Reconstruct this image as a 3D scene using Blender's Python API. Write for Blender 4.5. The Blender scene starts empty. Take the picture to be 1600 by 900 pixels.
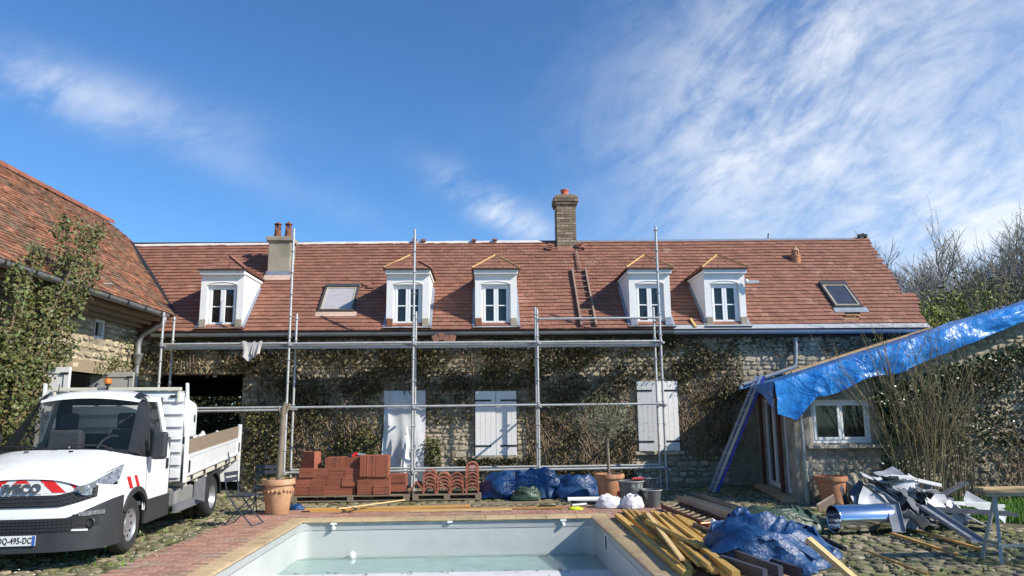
import bpy, bmesh, math, random
import numpy as np
from mathutils import Vector, Matrix, noise as mnoise

random.seed(7); np.random.seed(7)
SC = bpy.context.scene
COL = SC.collection
R = math.radians

# ------------------------------------------------------------------ camera
F_PX = 1150.0
PITCH = math.atan(200 / F_PX); ROLL = R(0.58); YAW = R(2.3); EYE = 1.65
_f = np.array([math.sin(YAW)*math.cos(PITCH), math.cos(YAW)*math.cos(PITCH), math.sin(PITCH)])
_r0 = np.array([math.cos(YAW), -math.sin(YAW), 0.0]); _u0 = np.cross(_r0, _f)
_r = _r0*math.cos(ROLL) - _u0*math.sin(ROLL); _u = _u0*math.cos(ROLL) + _r0*math.sin(ROLL)
_C = np.array([0, 0, EYE])
cam_data = bpy.data.cameras.new("camera")
cam = bpy.data.objects.new("camera", cam_data); COL.objects.link(cam)
cam_data.sensor_width = 36.0; cam_data.lens = F_PX/1600*36
cam_data.clip_start = 0.1; cam_data.clip_end = 3000
cam.matrix_world = Matrix(((_r[0], _u[0], -_f[0], 0), (_r[1], _u[1], -_f[1], 0), (_r[2], _u[2], -_f[2], EYE), (0, 0, 0, 1)))
SC.camera = cam
def ray(px, py): return _f + (px-800)/F_PX*_r - (py-450)/F_PX*_u
def gnd(px, py, z=0.0):
    d = ray(px, py); return Vector(_C + d*((z-EYE)/d[2]))
def onY(px, py, Y):
    d = ray(px, py); return Vector(_C + d*(Y/d[1]))
def onX(px, py, X):
    d = ray(px, py); return Vector(_C + d*(X/d[0]))

# ------------------------------------------------------------------ light
LDIR = Vector((-1.0, 0.52, -0.79)).normalized()          # the way the light travels
SUN_EL = math.asin(-LDIR.z)
sd = bpy.data.lights.new("sun", 'SUN'); sd.energy = 5.0; sd.angle = R(0.53); sd.color = (1.0, 0.94, 0.84)
sun = bpy.data.objects.new("sun", sd); COL.objects.link(sun)
sun.rotation_euler = LDIR.to_track_quat('-Z', 'Y').to_euler(); sun.location = (20, -10, 25)
world = bpy.data.worlds.new("World"); SC.world = world; world.use_nodes = True
wt = world.node_tree; wt.nodes.clear()
def wn(t, **k):
    n = wt.nodes.new(t)
    for a, b in k.items(): setattr(n, a, b)
    return n
wout = wn('ShaderNodeOutputWorld'); wbg = wn('ShaderNodeBackground')
sky = wn('ShaderNodeTexSky', sky_type='NISHITA')
sky.sun_disc = False; sky.sun_elevation = SUN_EL
sky.sun_rotation = math.atan2(-LDIR.x, -LDIR.y)
sky.air_density = 1.0; sky.dust_density = 0.05; sky.ozone_density = 4.0; sky.altitude = 150
SKY_STRENGTH = 0.10
tint = wn('ShaderNodeMix', data_type='RGBA', blend_type='MULTIPLY'); tint.inputs[0].default_value = 1.0
tint.inputs[7].default_value = (0.72, 1.10, 1.40, 1)
wt.links.new(sky.outputs[0], tint.inputs[6])
# thin high cloud: streaky noise over the sky's directions, everywhere in the sky
tc = wn('ShaderNodeTexCoord')
sepd = wn('ShaderNodeSeparateXYZ'); wt.links.new(tc.outputs['Generated'], sepd.inputs[0])
def wmath(op, a, b=None, clamp=False):
    n = wn('ShaderNodeMath', operation=op, use_clamp=clamp)
    for i, x in enumerate((a, b)):
        if x is None: continue
        if isinstance(x, (int, float)): n.inputs[i].default_value = x
        else: wt.links.new(x, n.inputs[i])
    return n.outputs[0]
az = wmath('ARCTAN2', sepd.outputs[0], sepd.outputs[1]); el = wmath('ARCSINE', sepd.outputs[2])
comb = wn('ShaderNodeCombineXYZ'); wt.links.new(az, comb.inputs[0]); wt.links.new(el, comb.inputs[1])
def wnoise(scale, rot, stretch, detail, loc, distort=0.0, rough=0.6):
    rt = wn('ShaderNodeMapping'); rt.inputs['Rotation'].default_value = (0, 0, R(rot)); wt.links.new(comb.outputs[0], rt.inputs[0])
    mp = wn('ShaderNodeMapping'); mp.inputs['Scale'].default_value = stretch; mp.inputs['Location'].default_value = loc; wt.links.new(rt.outputs[0], mp.inputs[0])
    n = wn('ShaderNodeTexNoise'); n.inputs['Scale'].default_value = scale; n.inputs['Detail'].default_value = detail
    n.inputs['Roughness'].default_value = rough; n.inputs['Distortion'].default_value = distort
    wt.links.new(mp.outputs[0], n.inputs['Vector']); return n.outputs[0]
def wramp(x, lo, hi):
    n = wn('ShaderNodeMapRange', interpolation_type='SMOOTHSTEP'); n.inputs[1].default_value = lo; n.inputs[2].default_value = hi
    wt.links.new(x, n.inputs[0]); return n.outputs[0]
def lobe(px, py, sa, se, rot, power):           # a bank of cloud standing in this part of the sky
    d = ray(px, py); d = d/np.linalg.norm(d); a0, e0 = math.atan2(d[0], d[1]), math.asin(d[2]); c, s_ = math.cos(R(rot)), math.sin(R(rot))
    da = wmath('SUBTRACT', az, a0); de = wmath('SUBTRACT', el, e0)
    u = wmath('ADD', wmath('MULTIPLY', da, c/R(sa)), wmath('MULTIPLY', de, s_/R(sa))); v = wmath('ADD', wmath('MULTIPLY', da, -s_/R(se)), wmath('MULTIPLY', de, c/R(se)))
    q = wmath('ADD', wmath('MULTIPLY', u, u), wmath('MULTIPLY', v, v))
    return wmath('MULTIPLY', wmath('EXPONENT', wmath('MULTIPLY', q, -1.0)), power)
streak = wnoise(6.0, -33, (1.0, 2.2, 1), 9.0, (3.1, 0.4, 0), 0.9, .66)
fine = wnoise(22.0, -24, (1.0, 1.9, 1), 7.0, (1.7, 5.2, 0), 0.4, .62)
soft = wnoise(3.2, -20, (1.0, 1.6, 1), 5.0, (8.1, 2.2, 0), 0.3, .55)
big = wnoise(1.1, 20, (1, 1.4, 1), 3.0, (0.3, 0.1, 0))
mask = wmath('MULTIPLY', wramp(big, 0.55, 0.80), 0.22)
for L in ((1290, 120, 15, 10, 25, 0.95), (1530, 330, 11, 6, 10, 0.95), (1120, 230, 7, 5, 40, 0.30), (100, 145, 10, 1.9, -5, 0.60), (770, 322, 4.5, 1.3, -28, 1.25), (430, 285, 13, 1.4, -18, 0.14)):
    mask = wmath('ADD', mask, lobe(*L))
tex = wmath('ADD', wmath('ADD', wmath('MULTIPLY', streak, 0.33), wmath('MULTIPLY', fine, 0.17)), wmath('MULTIPLY', soft, 0.50))
dens = wmath('MULTIPLY', wramp(tex, 0.33, 0.64), mask)
dens = wmath('MULTIPLY', dens, 0.92, True)
cl = wn('ShaderNodeMix', data_type='RGBA'); wt.links.new(dens, cl.inputs[0]); wt.links.new(tint.outputs[2], cl.inputs[6])
cl.inputs[7].default_value = (8.2, 8.5, 8.9, 1)
wt.links.new(cl.outputs[2], wbg.inputs[0]); wbg.inputs[1].default_value = SKY_STRENGTH
wt.links.new(wbg.outputs[0], wout.inputs[0])
SC.view_settings.view_transform = 'Standard'; SC.view_settings.look = 'None'; SC.view_settings.gamma = 1
SC.view_settings.exposure = 0.32; SC.view_settings.use_curve_mapping = False
SC.cycles.max_bounces = 6; SC.cycles.transparent_max_bounces = 12

# ------------------------------------------------------------------ helpers
def lin(r, g, b):
    f = lambda c: c/12.92 if c <= 0.04045 else ((c+0.055)/1.055)**2.4
    return (f(r/255), f(g/255), f(b/255))
MATS = {}
def mat(name, col, rough=0.7, metal=0.0, var=0.25, scale=6.0, bump=0.0, bscale=40.0, rnd=0.0, col2=None, spec=0.4, trans=0.0, alpha=1.0, blotch=None, coat=0.0, aniso=None):
    """procedural Principled: base colour varied by two noises, an optional second colour in blotches, and a per-piece random value"""
    if name in MATS: return MATS[name]
    m = bpy.data.materials.new(name); m.use_nodes = True; t = m.node_tree; n = t.nodes
    b = n['Principled BSDF']; L = t.links.new
    b.inputs['Roughness'].default_value = rough; b.inputs['Metallic'].default_value = metal
    b.inputs['Specular IOR Level'].default_value = spec
    if trans: b.inputs['Transmission Weight'].default_value = trans
    if coat: b.inputs['Coat Weight'].default_value = coat; b.inputs['Coat Roughness'].default_value = 0.08
    tcn = n.new('ShaderNodeTexCoord')
    geo = n.new('ShaderNodeNewGeometry')
    src = geo.outputs['Position']
    mp = n.new('ShaderNodeMapping')
    if aniso: mp.inputs['Scale'].default_value = aniso
    L(src, mp.inputs[0])
    n1 = n.new('ShaderNodeTexNoise'); n1.inputs['Scale'].default_value = scale; n1.inputs['Detail'].default_value = 6; n1.inputs['Roughness'].default_value = 0.65
    L(mp.outputs[0], n1.inputs['Vector'])
    mr = n.new('ShaderNodeMapRange'); mr.inputs[1].default_value = 0.25; mr.inputs[2].default_value = 0.75
    mr.inputs[3].default_value = 1-var; mr.inputs[4].default_value = 1+var; L(n1.outputs[0], mr.inputs[0])
    fac = mr.outputs[0]
    if rnd:
        at = n.new('ShaderNodeAttribute'); at.attribute_name = 'rnd'
        oi = n.new('ShaderNodeObjectInfo')
        ad = n.new('ShaderNodeMath'); ad.operation = 'ADD'; L(at.outputs['Fac'], ad.inputs[0]); L(oi.outputs['Random'], ad.inputs[1])
        fr = n.new('ShaderNodeMath'); fr.operation = 'FRACT'; L(ad.outputs[0], fr.inputs[0])
        m2 = n.new('ShaderNodeMapRange'); m2.inputs[3].default_value = 1-rnd; m2.inputs[4].default_value = 1+rnd; L(fr.outputs[0], m2.inputs[0])
        mu = n.new('ShaderNodeMath'); mu.operation = 'MULTIPLY'; L(fac, mu.inputs[0]); L(m2.outputs[0], mu.inputs[1]); fac = mu.outputs[0]
    base = None
    if col2 is not None:
        mx = n.new('ShaderNodeMix'); mx.data_type = 'RGBA'
        mx.inputs[6].default_value = (*col, 1); mx.inputs[7].default_value = (*col2, 1)
        bl = blotch or (2.0, 0.5, 0.62)
        if bl == 'rnd':
            hs = n.new('ShaderNodeMath'); hs.operation = 'MULTIPLY'; hs.inputs[1].default_value = 7.31; L(fr.outputs[0], hs.inputs[0])
            h2 = n.new('ShaderNodeMath'); h2.operation = 'FRACT'; L(hs.outputs[0], h2.inputs[0]); L(h2.outputs[0], mx.inputs[0])
        else:
            n2 = n.new('ShaderNodeTexNoise'); n2.inputs['Scale'].default_value = bl[0]; n2.inputs['Detail'].default_value = 7; n2.inputs['Roughness'].default_value = 0.7
            L(mp.outputs[0], n2.inputs['Vector'])
            r2 = n.new('ShaderNodeMapRange'); r2.interpolation_type = 'SMOOTHSTEP'; r2.inputs[1].default_value = bl[1]; r2.inputs[2].default_value = bl[2]
            L(n2.outputs[0], r2.inputs[0]); L(r2.outputs[0], mx.inputs[0])
        base = mx.outputs[2]
    sc = n.new('ShaderNodeMix'); sc.data_type = 'RGBA'; sc.blend_type = 'MULTIPLY'; sc.inputs[0].default_value = 1.0
    if base is None: sc.inputs[6].default_value = (*col, 1)
    else: L(base, sc.inputs[6])
    cc = n.new('ShaderNodeCombineColor'); [L(fac, cc.inputs[i]) for i in range(3)]
    L(cc.outputs[0], sc.inputs[7]); L(sc.outputs[2], b.inputs['Base Color'])
    if bump:
        n3 = n.new('ShaderNodeTexNoise'); n3.inputs['Scale'].default_value = bscale; n3.inputs['Detail'].default_value = 5
        L(mp.outputs[0], n3.inputs['Vector'])
        bp = n.new('ShaderNodeBump'); bp.inputs['Strength'].default_value = min(1.0, bump); bp.inputs['Distance'].default_value = 0.6/bscale
        L(n3.outputs[0], bp.inputs['Height']); L(bp.outputs[0], b.inputs['Normal'])
    if alpha < 1: b.inputs['Alpha'].default_value = alpha
    MATS[name] = m; return m

class MB:
    """collects shapes; build() links them as ONE mesh object"""
    def __init__(s): s.v = []; s.f = []; s.r = []
    def add(s, vs, fs, rnd=0.0):
        o = len(s.v); s.v.extend([tuple(p) for p in vs]); s.f.extend([tuple(o+i for i in f) for f in fs]); s.r.extend([rnd]*len(fs)); return s
    def box(s, c, d, rot=None, rnd=0.0):
        x, y, z = d[0]/2, d[1]/2, d[2]/2
        vs = [Vector((a, b, e)) for a in (-x, x) for b in (-y, y) for e in (-z, z)]
        if rot is not None: vs = [rot @ p for p in vs]
        c = Vector(c)
        return s.add([c+p for p in vs], [(0, 1, 3, 2), (4, 6, 7, 5), (0, 4, 5, 1), (2, 3, 7, 6), (0, 2, 6, 4), (1, 5, 7, 3)], rnd)
    def bb(s, a, b, rnd=0.0):
        return s.box([(a[i]+b[i])/2 for i in range(3)], [abs(b[i]-a[i]) for i in range(3)], None, rnd)
    def beam(s, p0, p1, w, h, up=(0, 0, 1), rnd=0.0):
        p0 = Vector(p0); p1 = Vector(p1); d = (p1-p0); L = d.length; d.normalize(); up = Vector(up)
        sx = d.cross(up)
        if sx.length < 1e-4: sx = d.cross(Vector((1, 0, 0)))
        sx.normalize(); uz = sx.cross(d)
        m = Matrix((sx, d, uz)).transposed()
        return s.box((p0+p1)/2, (w, L, h), m, rnd)
    def tube(s, pts, rad, n=8, caps=True, rnd=0.0):
        pts = [Vector(p) for p in pts]
        if not hasattr(rad, '__len__'): rad = [rad]*len(pts)
        o = []; fs = []; prev = None
        for i, p in enumerate(pts):
            d = (pts[min(i+1, len(pts)-1)] - pts[max(i-1, 0)])
            if d.length < 1e-7: d = Vector((0, 0, 1))
            d.normalize()
            if prev is None:
                a = d.cross(Vector((0, 0, 1)))
                if a.length < 0.05: a = d.cross(Vector((1, 0, 0)))
            else: a = prev - d*prev.dot(d)
            a.normalize(); prev = a; b = d.cross(a)
            for k in range(n):
                t = 2*math.pi*k/n; o.append(p + (a*math.cos(t)+b*math.sin(t))*rad[i])
        for i in range(len(pts)-1):
            for k in range(n):
                k2 = (k+1) % n; fs.append((i*n+k, i*n+k2, (i+1)*n+k2, (i+1)*n+k))
        if caps: fs.append(tuple(range(n-1, -1, -1))); fs.append(tuple((len(pts)-1)*n+k for k in range(n)))
        return s.add(o, fs, rnd)
    def lathe(s, prof, n=24, c=(0, 0, 0), caps=True, axis=None, rnd=0.0):
        c = Vector(c); o = []; fs = []
        for (r, z) in prof:
            for k in range(n):
                t = 2*math.pi*k/n; p = Vector((r*math.cos(t), r*math.sin(t), z))
                if axis is not None: p = axis @ p
                o.append(c+p)
        m = len(prof)
        for i in range(m-1):
            for k in range(n):
                k2 = (k+1) % n; fs.append((i*n+k, i*n+k2, (i+1)*n+k2, (i+1)*n+k))
        if caps: fs.append(tuple(range(n-1, -1, -1))); fs.append(tuple((m-1)*n+k for k in range(n)))
        return s.add(o, fs, rnd)
    def prism(s, poly, ext, rnd=0.0):
        poly = [Vector(p) for p in poly]; ext = Vector(ext); n = len(poly)
        fs = [tuple(range(n-1, -1, -1)), tuple(range(n, 2*n))] + [(i, (i+1) % n, n+(i+1) % n, n+i) for i in range(n)]
        return s.add(poly+[p+ext for p in poly], fs, rnd)
    def grid(s, P, thick=None, closed_u=False, rnd=0.0):
        m = len(P); n = len(P[0]); vs = [Vector(p) for row in P for p in row]; fs = []
        for i in range(m-1):
            for k in range(n-1): fs.append((i*n+k, i*n+k+1, (i+1)*n+k+1, (i+1)*n+k))
        if thick:
            t = Vector(thick); N = len(vs); vs = vs+[p+t for p in vs]; fs = fs+[tuple(reversed([i+N for i in f])) for f in fs]
            rim = [i for i in range(n)]+[i*n+n-1 for i in range(1, m)]+[(m-1)*n+k for k in range(n-2, -1, -1)]+[i*n for i in range(m-2, 0, -1)]
            for a in range(len(rim)):
                i, j = rim[a], rim[(a+1) % len(rim)]; fs.append((j, i, i+N, j+N))
        return s.add(vs, fs, rnd)
    def mesh(s, name, off=(0, 0, 0), fix=True):
        me = bpy.data.meshes.new(name)
        off = Vector(off)
        me.from_pydata([tuple(Vector(p)-off) for p in s.v], [], s.f)
        if any(s.r):
            a = me.attributes.new('rnd', 'FLOAT', 'FACE'); a.data.foreach_set('value', s.r)
        if fix and len(s.f) < 60000:
            bm = bmesh.new(); bm.from_mesh(me); bmesh.ops.recalc_face_normals(bm, faces=bm.faces); bm.to_mesh(me); bm.free()
        me.validate(); me.update(); return me
    def build(s, name, material, parent=None, local=False, smooth=None, bevel=0.0, fix=True, segs=2):
        if parent is not None: off = (0, 0, 0) if local else WOFF.get(parent, Vector((0, 0, 0)))
        else:
            a = np.array([tuple(p) for p in s.v]); lo = a.min(0); hi = a.max(0)
            off = Vector(((lo[0]+hi[0])/2, (lo[1]+hi[1])/2, lo[2]))
        me = s.mesh(name, off, fix)
        return link(name, me, material, parent, None if parent is not None else off, smooth, bevel, segs, Vector(off))
WOFF = {}
def link(name, me, material, parent=None, loc=None, smooth=None, bevel=0.0, segs=2, woff=None):
    o = bpy.data.objects.new(name, me); COL.objects.link(o)
    if material is not None and len(me.materials) == 0: me.materials.append(material)
    if parent is not None: o.parent = parent
    if loc is not None: o.location = loc
    WOFF[o] = woff if woff is not None else Vector((0, 0, 0))
    if smooth is not None:
        me.shade_smooth(); me.set_sharp_from_angle(angle=R(smooth))
    if bevel:
        b = o.modifiers.new('bevel', 'BEVEL'); b.width = bevel; b.segments = segs; b.limit_method = 'ANGLE'; b.angle_limit = R(40)
    return o
def tag(o, label=None, cat=None, group=None, kind=None):
    if label: o['label'] = label
    if cat: o['category'] = cat
    if group: o['group'] = group
    if kind: o['kind'] = kind
    return o
def thing(name, label, cat, loc=(0, 0, 0), rz=0.0, group=None):
    o = bpy.data.objects.new(name, None); COL.objects.link(o); o.empty_display_size = 0.2
    o.location = loc; o.rotation_euler = (0, 0, rz); WOFF[o] = Vector(loc)
    return tag(o, label, cat, group)
def struct(o): o['kind'] = 'structure'; return o
def stuff(o): o['kind'] = 'stuff'; return o
def copy_tree(root, loc=None, rz=None, label=None, group=None):
    def rec(o, par):
        c = o.copy(); COL.objects.link(c); c.parent = par
        for ch in list(o.children): rec(ch, c)
        return c
    r = rec(root, None)
    if loc is not None: r.location = loc
    if rz is not None: r.rotation_euler = (0, 0, rz)
    if label: r['label'] = label
    if group: r['group'] = group
    return r
def rnd(a=0.0, b=1.0): return random.uniform(a, b)
def catmull(pts, k):
    """smooth resample of a list of numpy points, k steps per span"""
    P = [np.array(p, float) for p in pts]; out = []
    for i in range(len(P)-1):
        p0 = P[max(i-1, 0)]; p1 = P[i]; p2 = P[i+1]; p3 = P[min(i+2, len(P)-1)]
        for j in range(k):
            t = j/k; out.append(0.5*((2*p1)+(-p0+p2)*t+(2*p0-5*p1+4*p2-p3)*t*t+(-p0+3*p1-3*p2+p3)*t**3))
    out.append(P[-1]); return out
def smooth_grid(rows, ku, kv):
    rows = [catmull(r, kv) for r in rows]
    cols = [catmull([r[j] for r in rows], ku) for j in range(len(rows[0]))]
    return [[Vector(cols[j][i]) for j in range(len(cols))] for i in range(len(cols[0]))]
def holes_wall(mb, x0, x1, z0, z1, holes, P, N, thick):
    """front/back sheets and reveals of a wall with rectangular openings; P(x,z) gives the front point, N points outwards"""
    N = Vector(N); xs = sorted({x0, x1, *[h[0] for h in holes], *[h[1] for h in holes]}); zs = sorted({z0, z1, *[h[2] for h in holes], *[h[3] for h in holes]})
    xs = [x for x in xs if x0 <= x <= x1]; zs = [z for z in zs if z0 <= z <= z1]
    def solid(i, k):
        if i < 0 or k < 0 or i >= len(xs)-1 or k >= len(zs)-1: return False
        cx, cz = (xs[i]+xs[i+1])/2, (zs[k]+zs[k+1])/2
        return not any(h[0] < cx < h[1] and h[2] < cz < h[3] for h in holes)
    for i in range(len(xs)-1):
        for k in range(len(zs)-1):
            if not solid(i, k): continue
            q = [P(xs[i], zs[k]), P(xs[i+1], zs[k]), P(xs[i+1], zs[k+1]), P(xs[i], zs[k+1])]; q = [Vector(a) for a in q]; bq = [a-N*thick for a in q]
            mb.add(q, [(0, 1, 2, 3)]); mb.add(bq, [(3, 2, 1, 0)])
            for e, (di, dk) in enumerate(((0, -1), (1, 0), (0, 1), (-1, 0))):
                if not solid(i+di, k+dk): a, b = e, (e+1) % 4; mb.add([q[a], q[b], bq[b], bq[a]], [(0, 3, 2, 1)])
    return mb
# rounded rubble stones: unit templates (x,z in -0.5..0.5, y towards -1 = out of the wall)
def stone_template(seed):
    rg = random.Random(seed); n = 8; vs = []; ring = []
    for k in range(n):
        t = 2*math.pi*(k+0.5)/n; c, s = math.cos(t), math.sin(t); e = 0.55
        x = 0.5*math.copysign(abs(c)**e, c)*rg.uniform(0.80, 1.0); z = 0.5*math.copysign(abs(s)**e, s)*rg.uniform(0.76, 1.0); ring.append((x, z))
    for (x, z) in ring: vs.append((x, 0.3, z))
    for (x, z) in ring: vs.append((x*0.985, -0.60, z*0.985))
    for (x, z) in ring: vs.append((x*rg.uniform(0.84, 0.92), -rg.uniform(0.85, 1.05), z*rg.uniform(0.80, 0.9)))
    vs.append((rg.uniform(-.1, .1), -rg.uniform(0.9, 1.15), rg.uniform(-.1, .1)))
    fs = []
    for r in range(2):
        for k in range(n): k2 = (k+1) % n; fs.append((r*n+k, r*n+k2, (r+1)*n+k2, (r+1)*n+k))
    for k in range(n): fs.append((2*n+k, 2*n+(k+1) % n, 3*n))
    return vs, fs
STONES = [stone_template(i) for i in range(14)]
STONE_ME = {}
def stone_mesh(i, name, material):
    key = (i, name, material.name)
    if key not in STONE_ME:
        mb = MB(); mb.add(*STONES[i]); me = mb.mesh(name); me.materials.append(material); me.shade_smooth(); me.set_sharp_from_angle(angle=R(50)); STONE_ME[key] = me
    return STONE_ME[key]
def place_stones(lst, parent, pname, restname, material, nparts, key):
    """lst: (matrix world 4x4, template). The nparts best by key are objects of their own, the rest is one mesh"""
    lst = sorted(lst, key=key, reverse=True); rest = MB(); off = WOFF[parent]; T = Matrix.Translation(-off)
    for j, (M4, ti) in enumerate(lst):
        if j < nparts:
            o = bpy.data.objects.new(pname, stone_mesh(ti, pname, material)); COL.objects.link(o); o.parent = parent; o.matrix_local = T @ M4; WOFF[o] = off
        else:
            vs, fs = STONES[ti]; rest.add([M4 @ Vector(v) for v in vs], fs, random.random())
    if rest.v:
        o = rest.build(restname, material, parent, smooth=50, fix=False); stuff(o)
def rubble(x0, x1, z0, z1, holes, P, rot, hmin=0.11, hmax=0.22, wmin=0.15, wmax=0.42, proud=0.035, gap=0.018, jit=7):
    """course by course rubble; P(x,z) world point on the wall face, rot 3x3 that turns template axes into the wall's"""
    out = []; z = z0
    while z < z1-0.04:
        h = min(rnd(hmin, hmax), z1-z); x = x0-rnd(0, .2)
        while x < x1:
            w = rnd(wmin, wmax)*(0.75 if h < 0.14 else 1.0); a, b = max(x, x0), min(x+w, x1)
            cuts = [(a, b)]
            for hh in holes:
                if hh[3] > z+0.02 and hh[2] < z+h-0.02:
                    nc = []
                    for (p, q) in cuts:
                        if hh[1] <= p or hh[0] >= q: nc.append((p, q)); continue
                        if hh[0]-p > 0.07: nc.append((p, hh[0]))
                        if q-hh[1] > 0.07: nc.append((hh[1], q))
                    cuts = nc
            for (p, q) in cuts:
                if q-p < 0.06: continue
                sz = h*rnd(0.74, 1.06)
                M = Matrix.Translation(P((p+q)/2, z+h/2+rnd(-.02, .02))) @ (rot @ Matrix.Rotation(R(rnd(-jit, jit)), 3, 'Y')).to_4x4() @ Matrix.Diagonal((q-p-gap*rnd(.4, 1.6), proud*rnd(0.5, 1.5), sz-gap*.6, 1))
                out.append((M, random.randrange(len(STONES))))
            x += w
        z += h
    return out
# ------------------------------------------------------------------ materials
m_ground = mat('earth_and_moss', (0.135, 0.115, 0.065), 0.95, var=0.4, scale=5, bump=0.6, bscale=30, col2=(0.075, 0.095, 0.03), blotch=(1.3, 0.45, 0.6))
m_cobble = mat('cobble_stone', (0.27, 0.225, 0.145), 0.9, var=0.4, scale=11, bump=0.6, bscale=45, rnd=0.32, col2=(0.12, 0.125, 0.045), blotch=(1.6, 0.42, 0.6))
m_paver = mat('brick_paver', (0.36, 0.19, 0.135), 0.9, var=0.25, scale=12, bump=0.3, bscale=80, rnd=0.2, col2=(0.30, 0.22, 0.16), blotch=(1.6, 0.48, 0.66))
m_coping = mat('sandstone_coping', (0.46, 0.335, 0.19), 0.85, var=0.22, scale=7, bump=0.35, bscale=60, rnd=0.10, col2=(0.30, 0.23, 0.14), blotch=(2.5, 0.5, 0.68))
m_liner = mat('pool_liner', (0.48, 0.50, 0.475), 0.35, var=0.06, scale=2.5, bump=0.05, bscale=5, col2=(0.42, 0.44, 0.415), blotch=(1.2, 0.5, 0.7))
m_liner_band = mat('pool_liner_band', (0.37, 0.39, 0.38), 0.4, var=0.06, scale=3)
m_floor = mat('pool_floor', (0.76, 0.74, 0.73), 0.6, var=0.12, scale=3, col2=(0.62, 0.61, 0.62), blotch=(0.9, 0.45, 0.65))
m_whiteplastic = mat('white_plastic', (0.80, 0.80, 0.78), 0.35, var=0.04)
m_black = mat('black_rubber', (0.018, 0.018, 0.02), 0.6, var=0.2)
m_water = mat('pool_water', (0.60, 0.93, 0.86), 0.02, var=0.02, trans=1.0, bump=0.06, bscale=6); m_water.node_tree.nodes['Principled BSDF'].inputs['IOR'].default_value = 1.33
m_debris = mat('dead_leaf', (0.07, 0.05, 0.03), 0.9, rnd=0.5)
m_petal = mat('fallen_petal', (0.75, 0.70, 0.62), 0.8, rnd=0.2)
m_grass = mat('grass_blades', (0.10, 0.22, 0.025), 0.7, rnd=0.45, var=0.3, scale=2)
m_wall = mat('lime_mortar', (0.33, 0.28, 0.20), 0.95, var=0.3, scale=5, bump=0.6, bscale=35, col2=(0.20, 0.17, 0.12), blotch=(0.9, 0.45, 0.65))
m_stone = mat('limestone_rubble', (0.46, 0.385, 0.265), 0.9, var=0.3, scale=9, bump=0.6, bscale=40, rnd=0.26, col2=(0.25, 0.215, 0.16), blotch=(1.4, 0.48, 0.66))
m_render = mat('white_render', (0.78, 0.77, 0.74), 0.85, var=0.06, scale=6, bump=0.15, bscale=60, col2=(0.66, 0.64, 0.60), blotch=(3, 0.55, 0.75))
m_pvc = mat('white_window_frame', (0.82, 0.82, 0.80), 0.35, var=0.03)
m_glass = mat('dark_window_glass', (0.012, 0.016, 0.016), 0.04, var=0.2, spec=0.6)
m_tile = mat('new_clay_tile', (0.262, 0.118, 0.078), 0.8, var=0.18, scale=14, rnd=0.17, bump=0.15, bscale=80, col2=(0.43, 0.285, 0.22), blotch=(1.5, 0.56, 0.78))
m_tile_dark = mat('roof_underlay', (0.10, 0.045, 0.03), 0.9)
m_oldtile = mat('old_clay_tile', (0.27, 0.115, 0.062), 0.9, var=0.4, scale=10, rnd=0.42, bump=0.5, bscale=50, col2=(0.155, 0.10, 0.062), blotch=(1.6, 0.42, 0.62))
m_ridge = mat('ridge_clay', (0.27, 0.10, 0.06), 0.8, rnd=0.2)
m_zinc = mat('zinc_gutter', (0.33, 0.34, 0.34), 0.45, metal=0.55, var=0.2, scale=3, bump=0.05)
m_zincnew = mat('new_zinc', (0.42, 0.43, 0.44), 0.5, metal=0.1, var=0.12, scale=3)
m_lead = mat('lead_flashing', (0.30, 0.33, 0.38), 0.5, metal=0.4, var=0.2)
m_brick = mat('old_chimney_brick', (0.21, 0.145, 0.095), 0.95, var=0.35, scale=12, rnd=0.3, bump=0.4, bscale=60, col2=(0.30, 0.24, 0.17), blotch='rnd')
m_concrete = mat('chimney_render', (0.36, 0.32, 0.24), 0.95, var=0.25, scale=5, bump=0.3, col2=(0.24, 0.22, 0.17), blotch=(2.5, 0.45, 0.62))
m_terra = mat('terracotta', (0.45, 0.20, 0.10), 0.85, var=0.2, scale=8, bump=0.2, bscale=50, col2=(0.46, 0.30, 0.19), blotch=(3, 0.5, 0.68))
m_terradark = mat('sooty_terracotta', (0.20, 0.085, 0.05), 0.9, var=0.35, scale=12)
m_shutter = mat('white_painted_wood', (0.79, 0.77, 0.73), 0.55, var=0.05, scale=5, bump=0.1, bscale=30)
m_greydoor = mat('grey_painted_wood', (0.40, 0.385, 0.345), 0.7, var=0.12, scale=5)
m_iron = mat('black_iron', (0.02, 0.02, 0.022), 0.55, var=0.2)
m_oldwood = mat('weathered_wood', (0.24, 0.185, 0.125), 0.9, var=0.3, scale=4, aniso=(4, 4, 25), bump=0.3)
m_brownwood = mat('brown_stained_wood', (0.105, 0.038, 0.022), 0.6, var=0.25)
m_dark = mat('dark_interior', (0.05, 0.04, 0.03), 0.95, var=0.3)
m_galv = mat('galvanised_tube', (0.52, 0.52, 0.50), 0.45, metal=0.35, var=0.25, scale=7)
m_sheet = mat('plastic_sheet', (0.62, 0.62, 0.62), 0.35, var=0.06)
m_cloth = mat('grey_rag', (0.52, 0.49, 0.46), 0.9, var=0.15)

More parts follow.
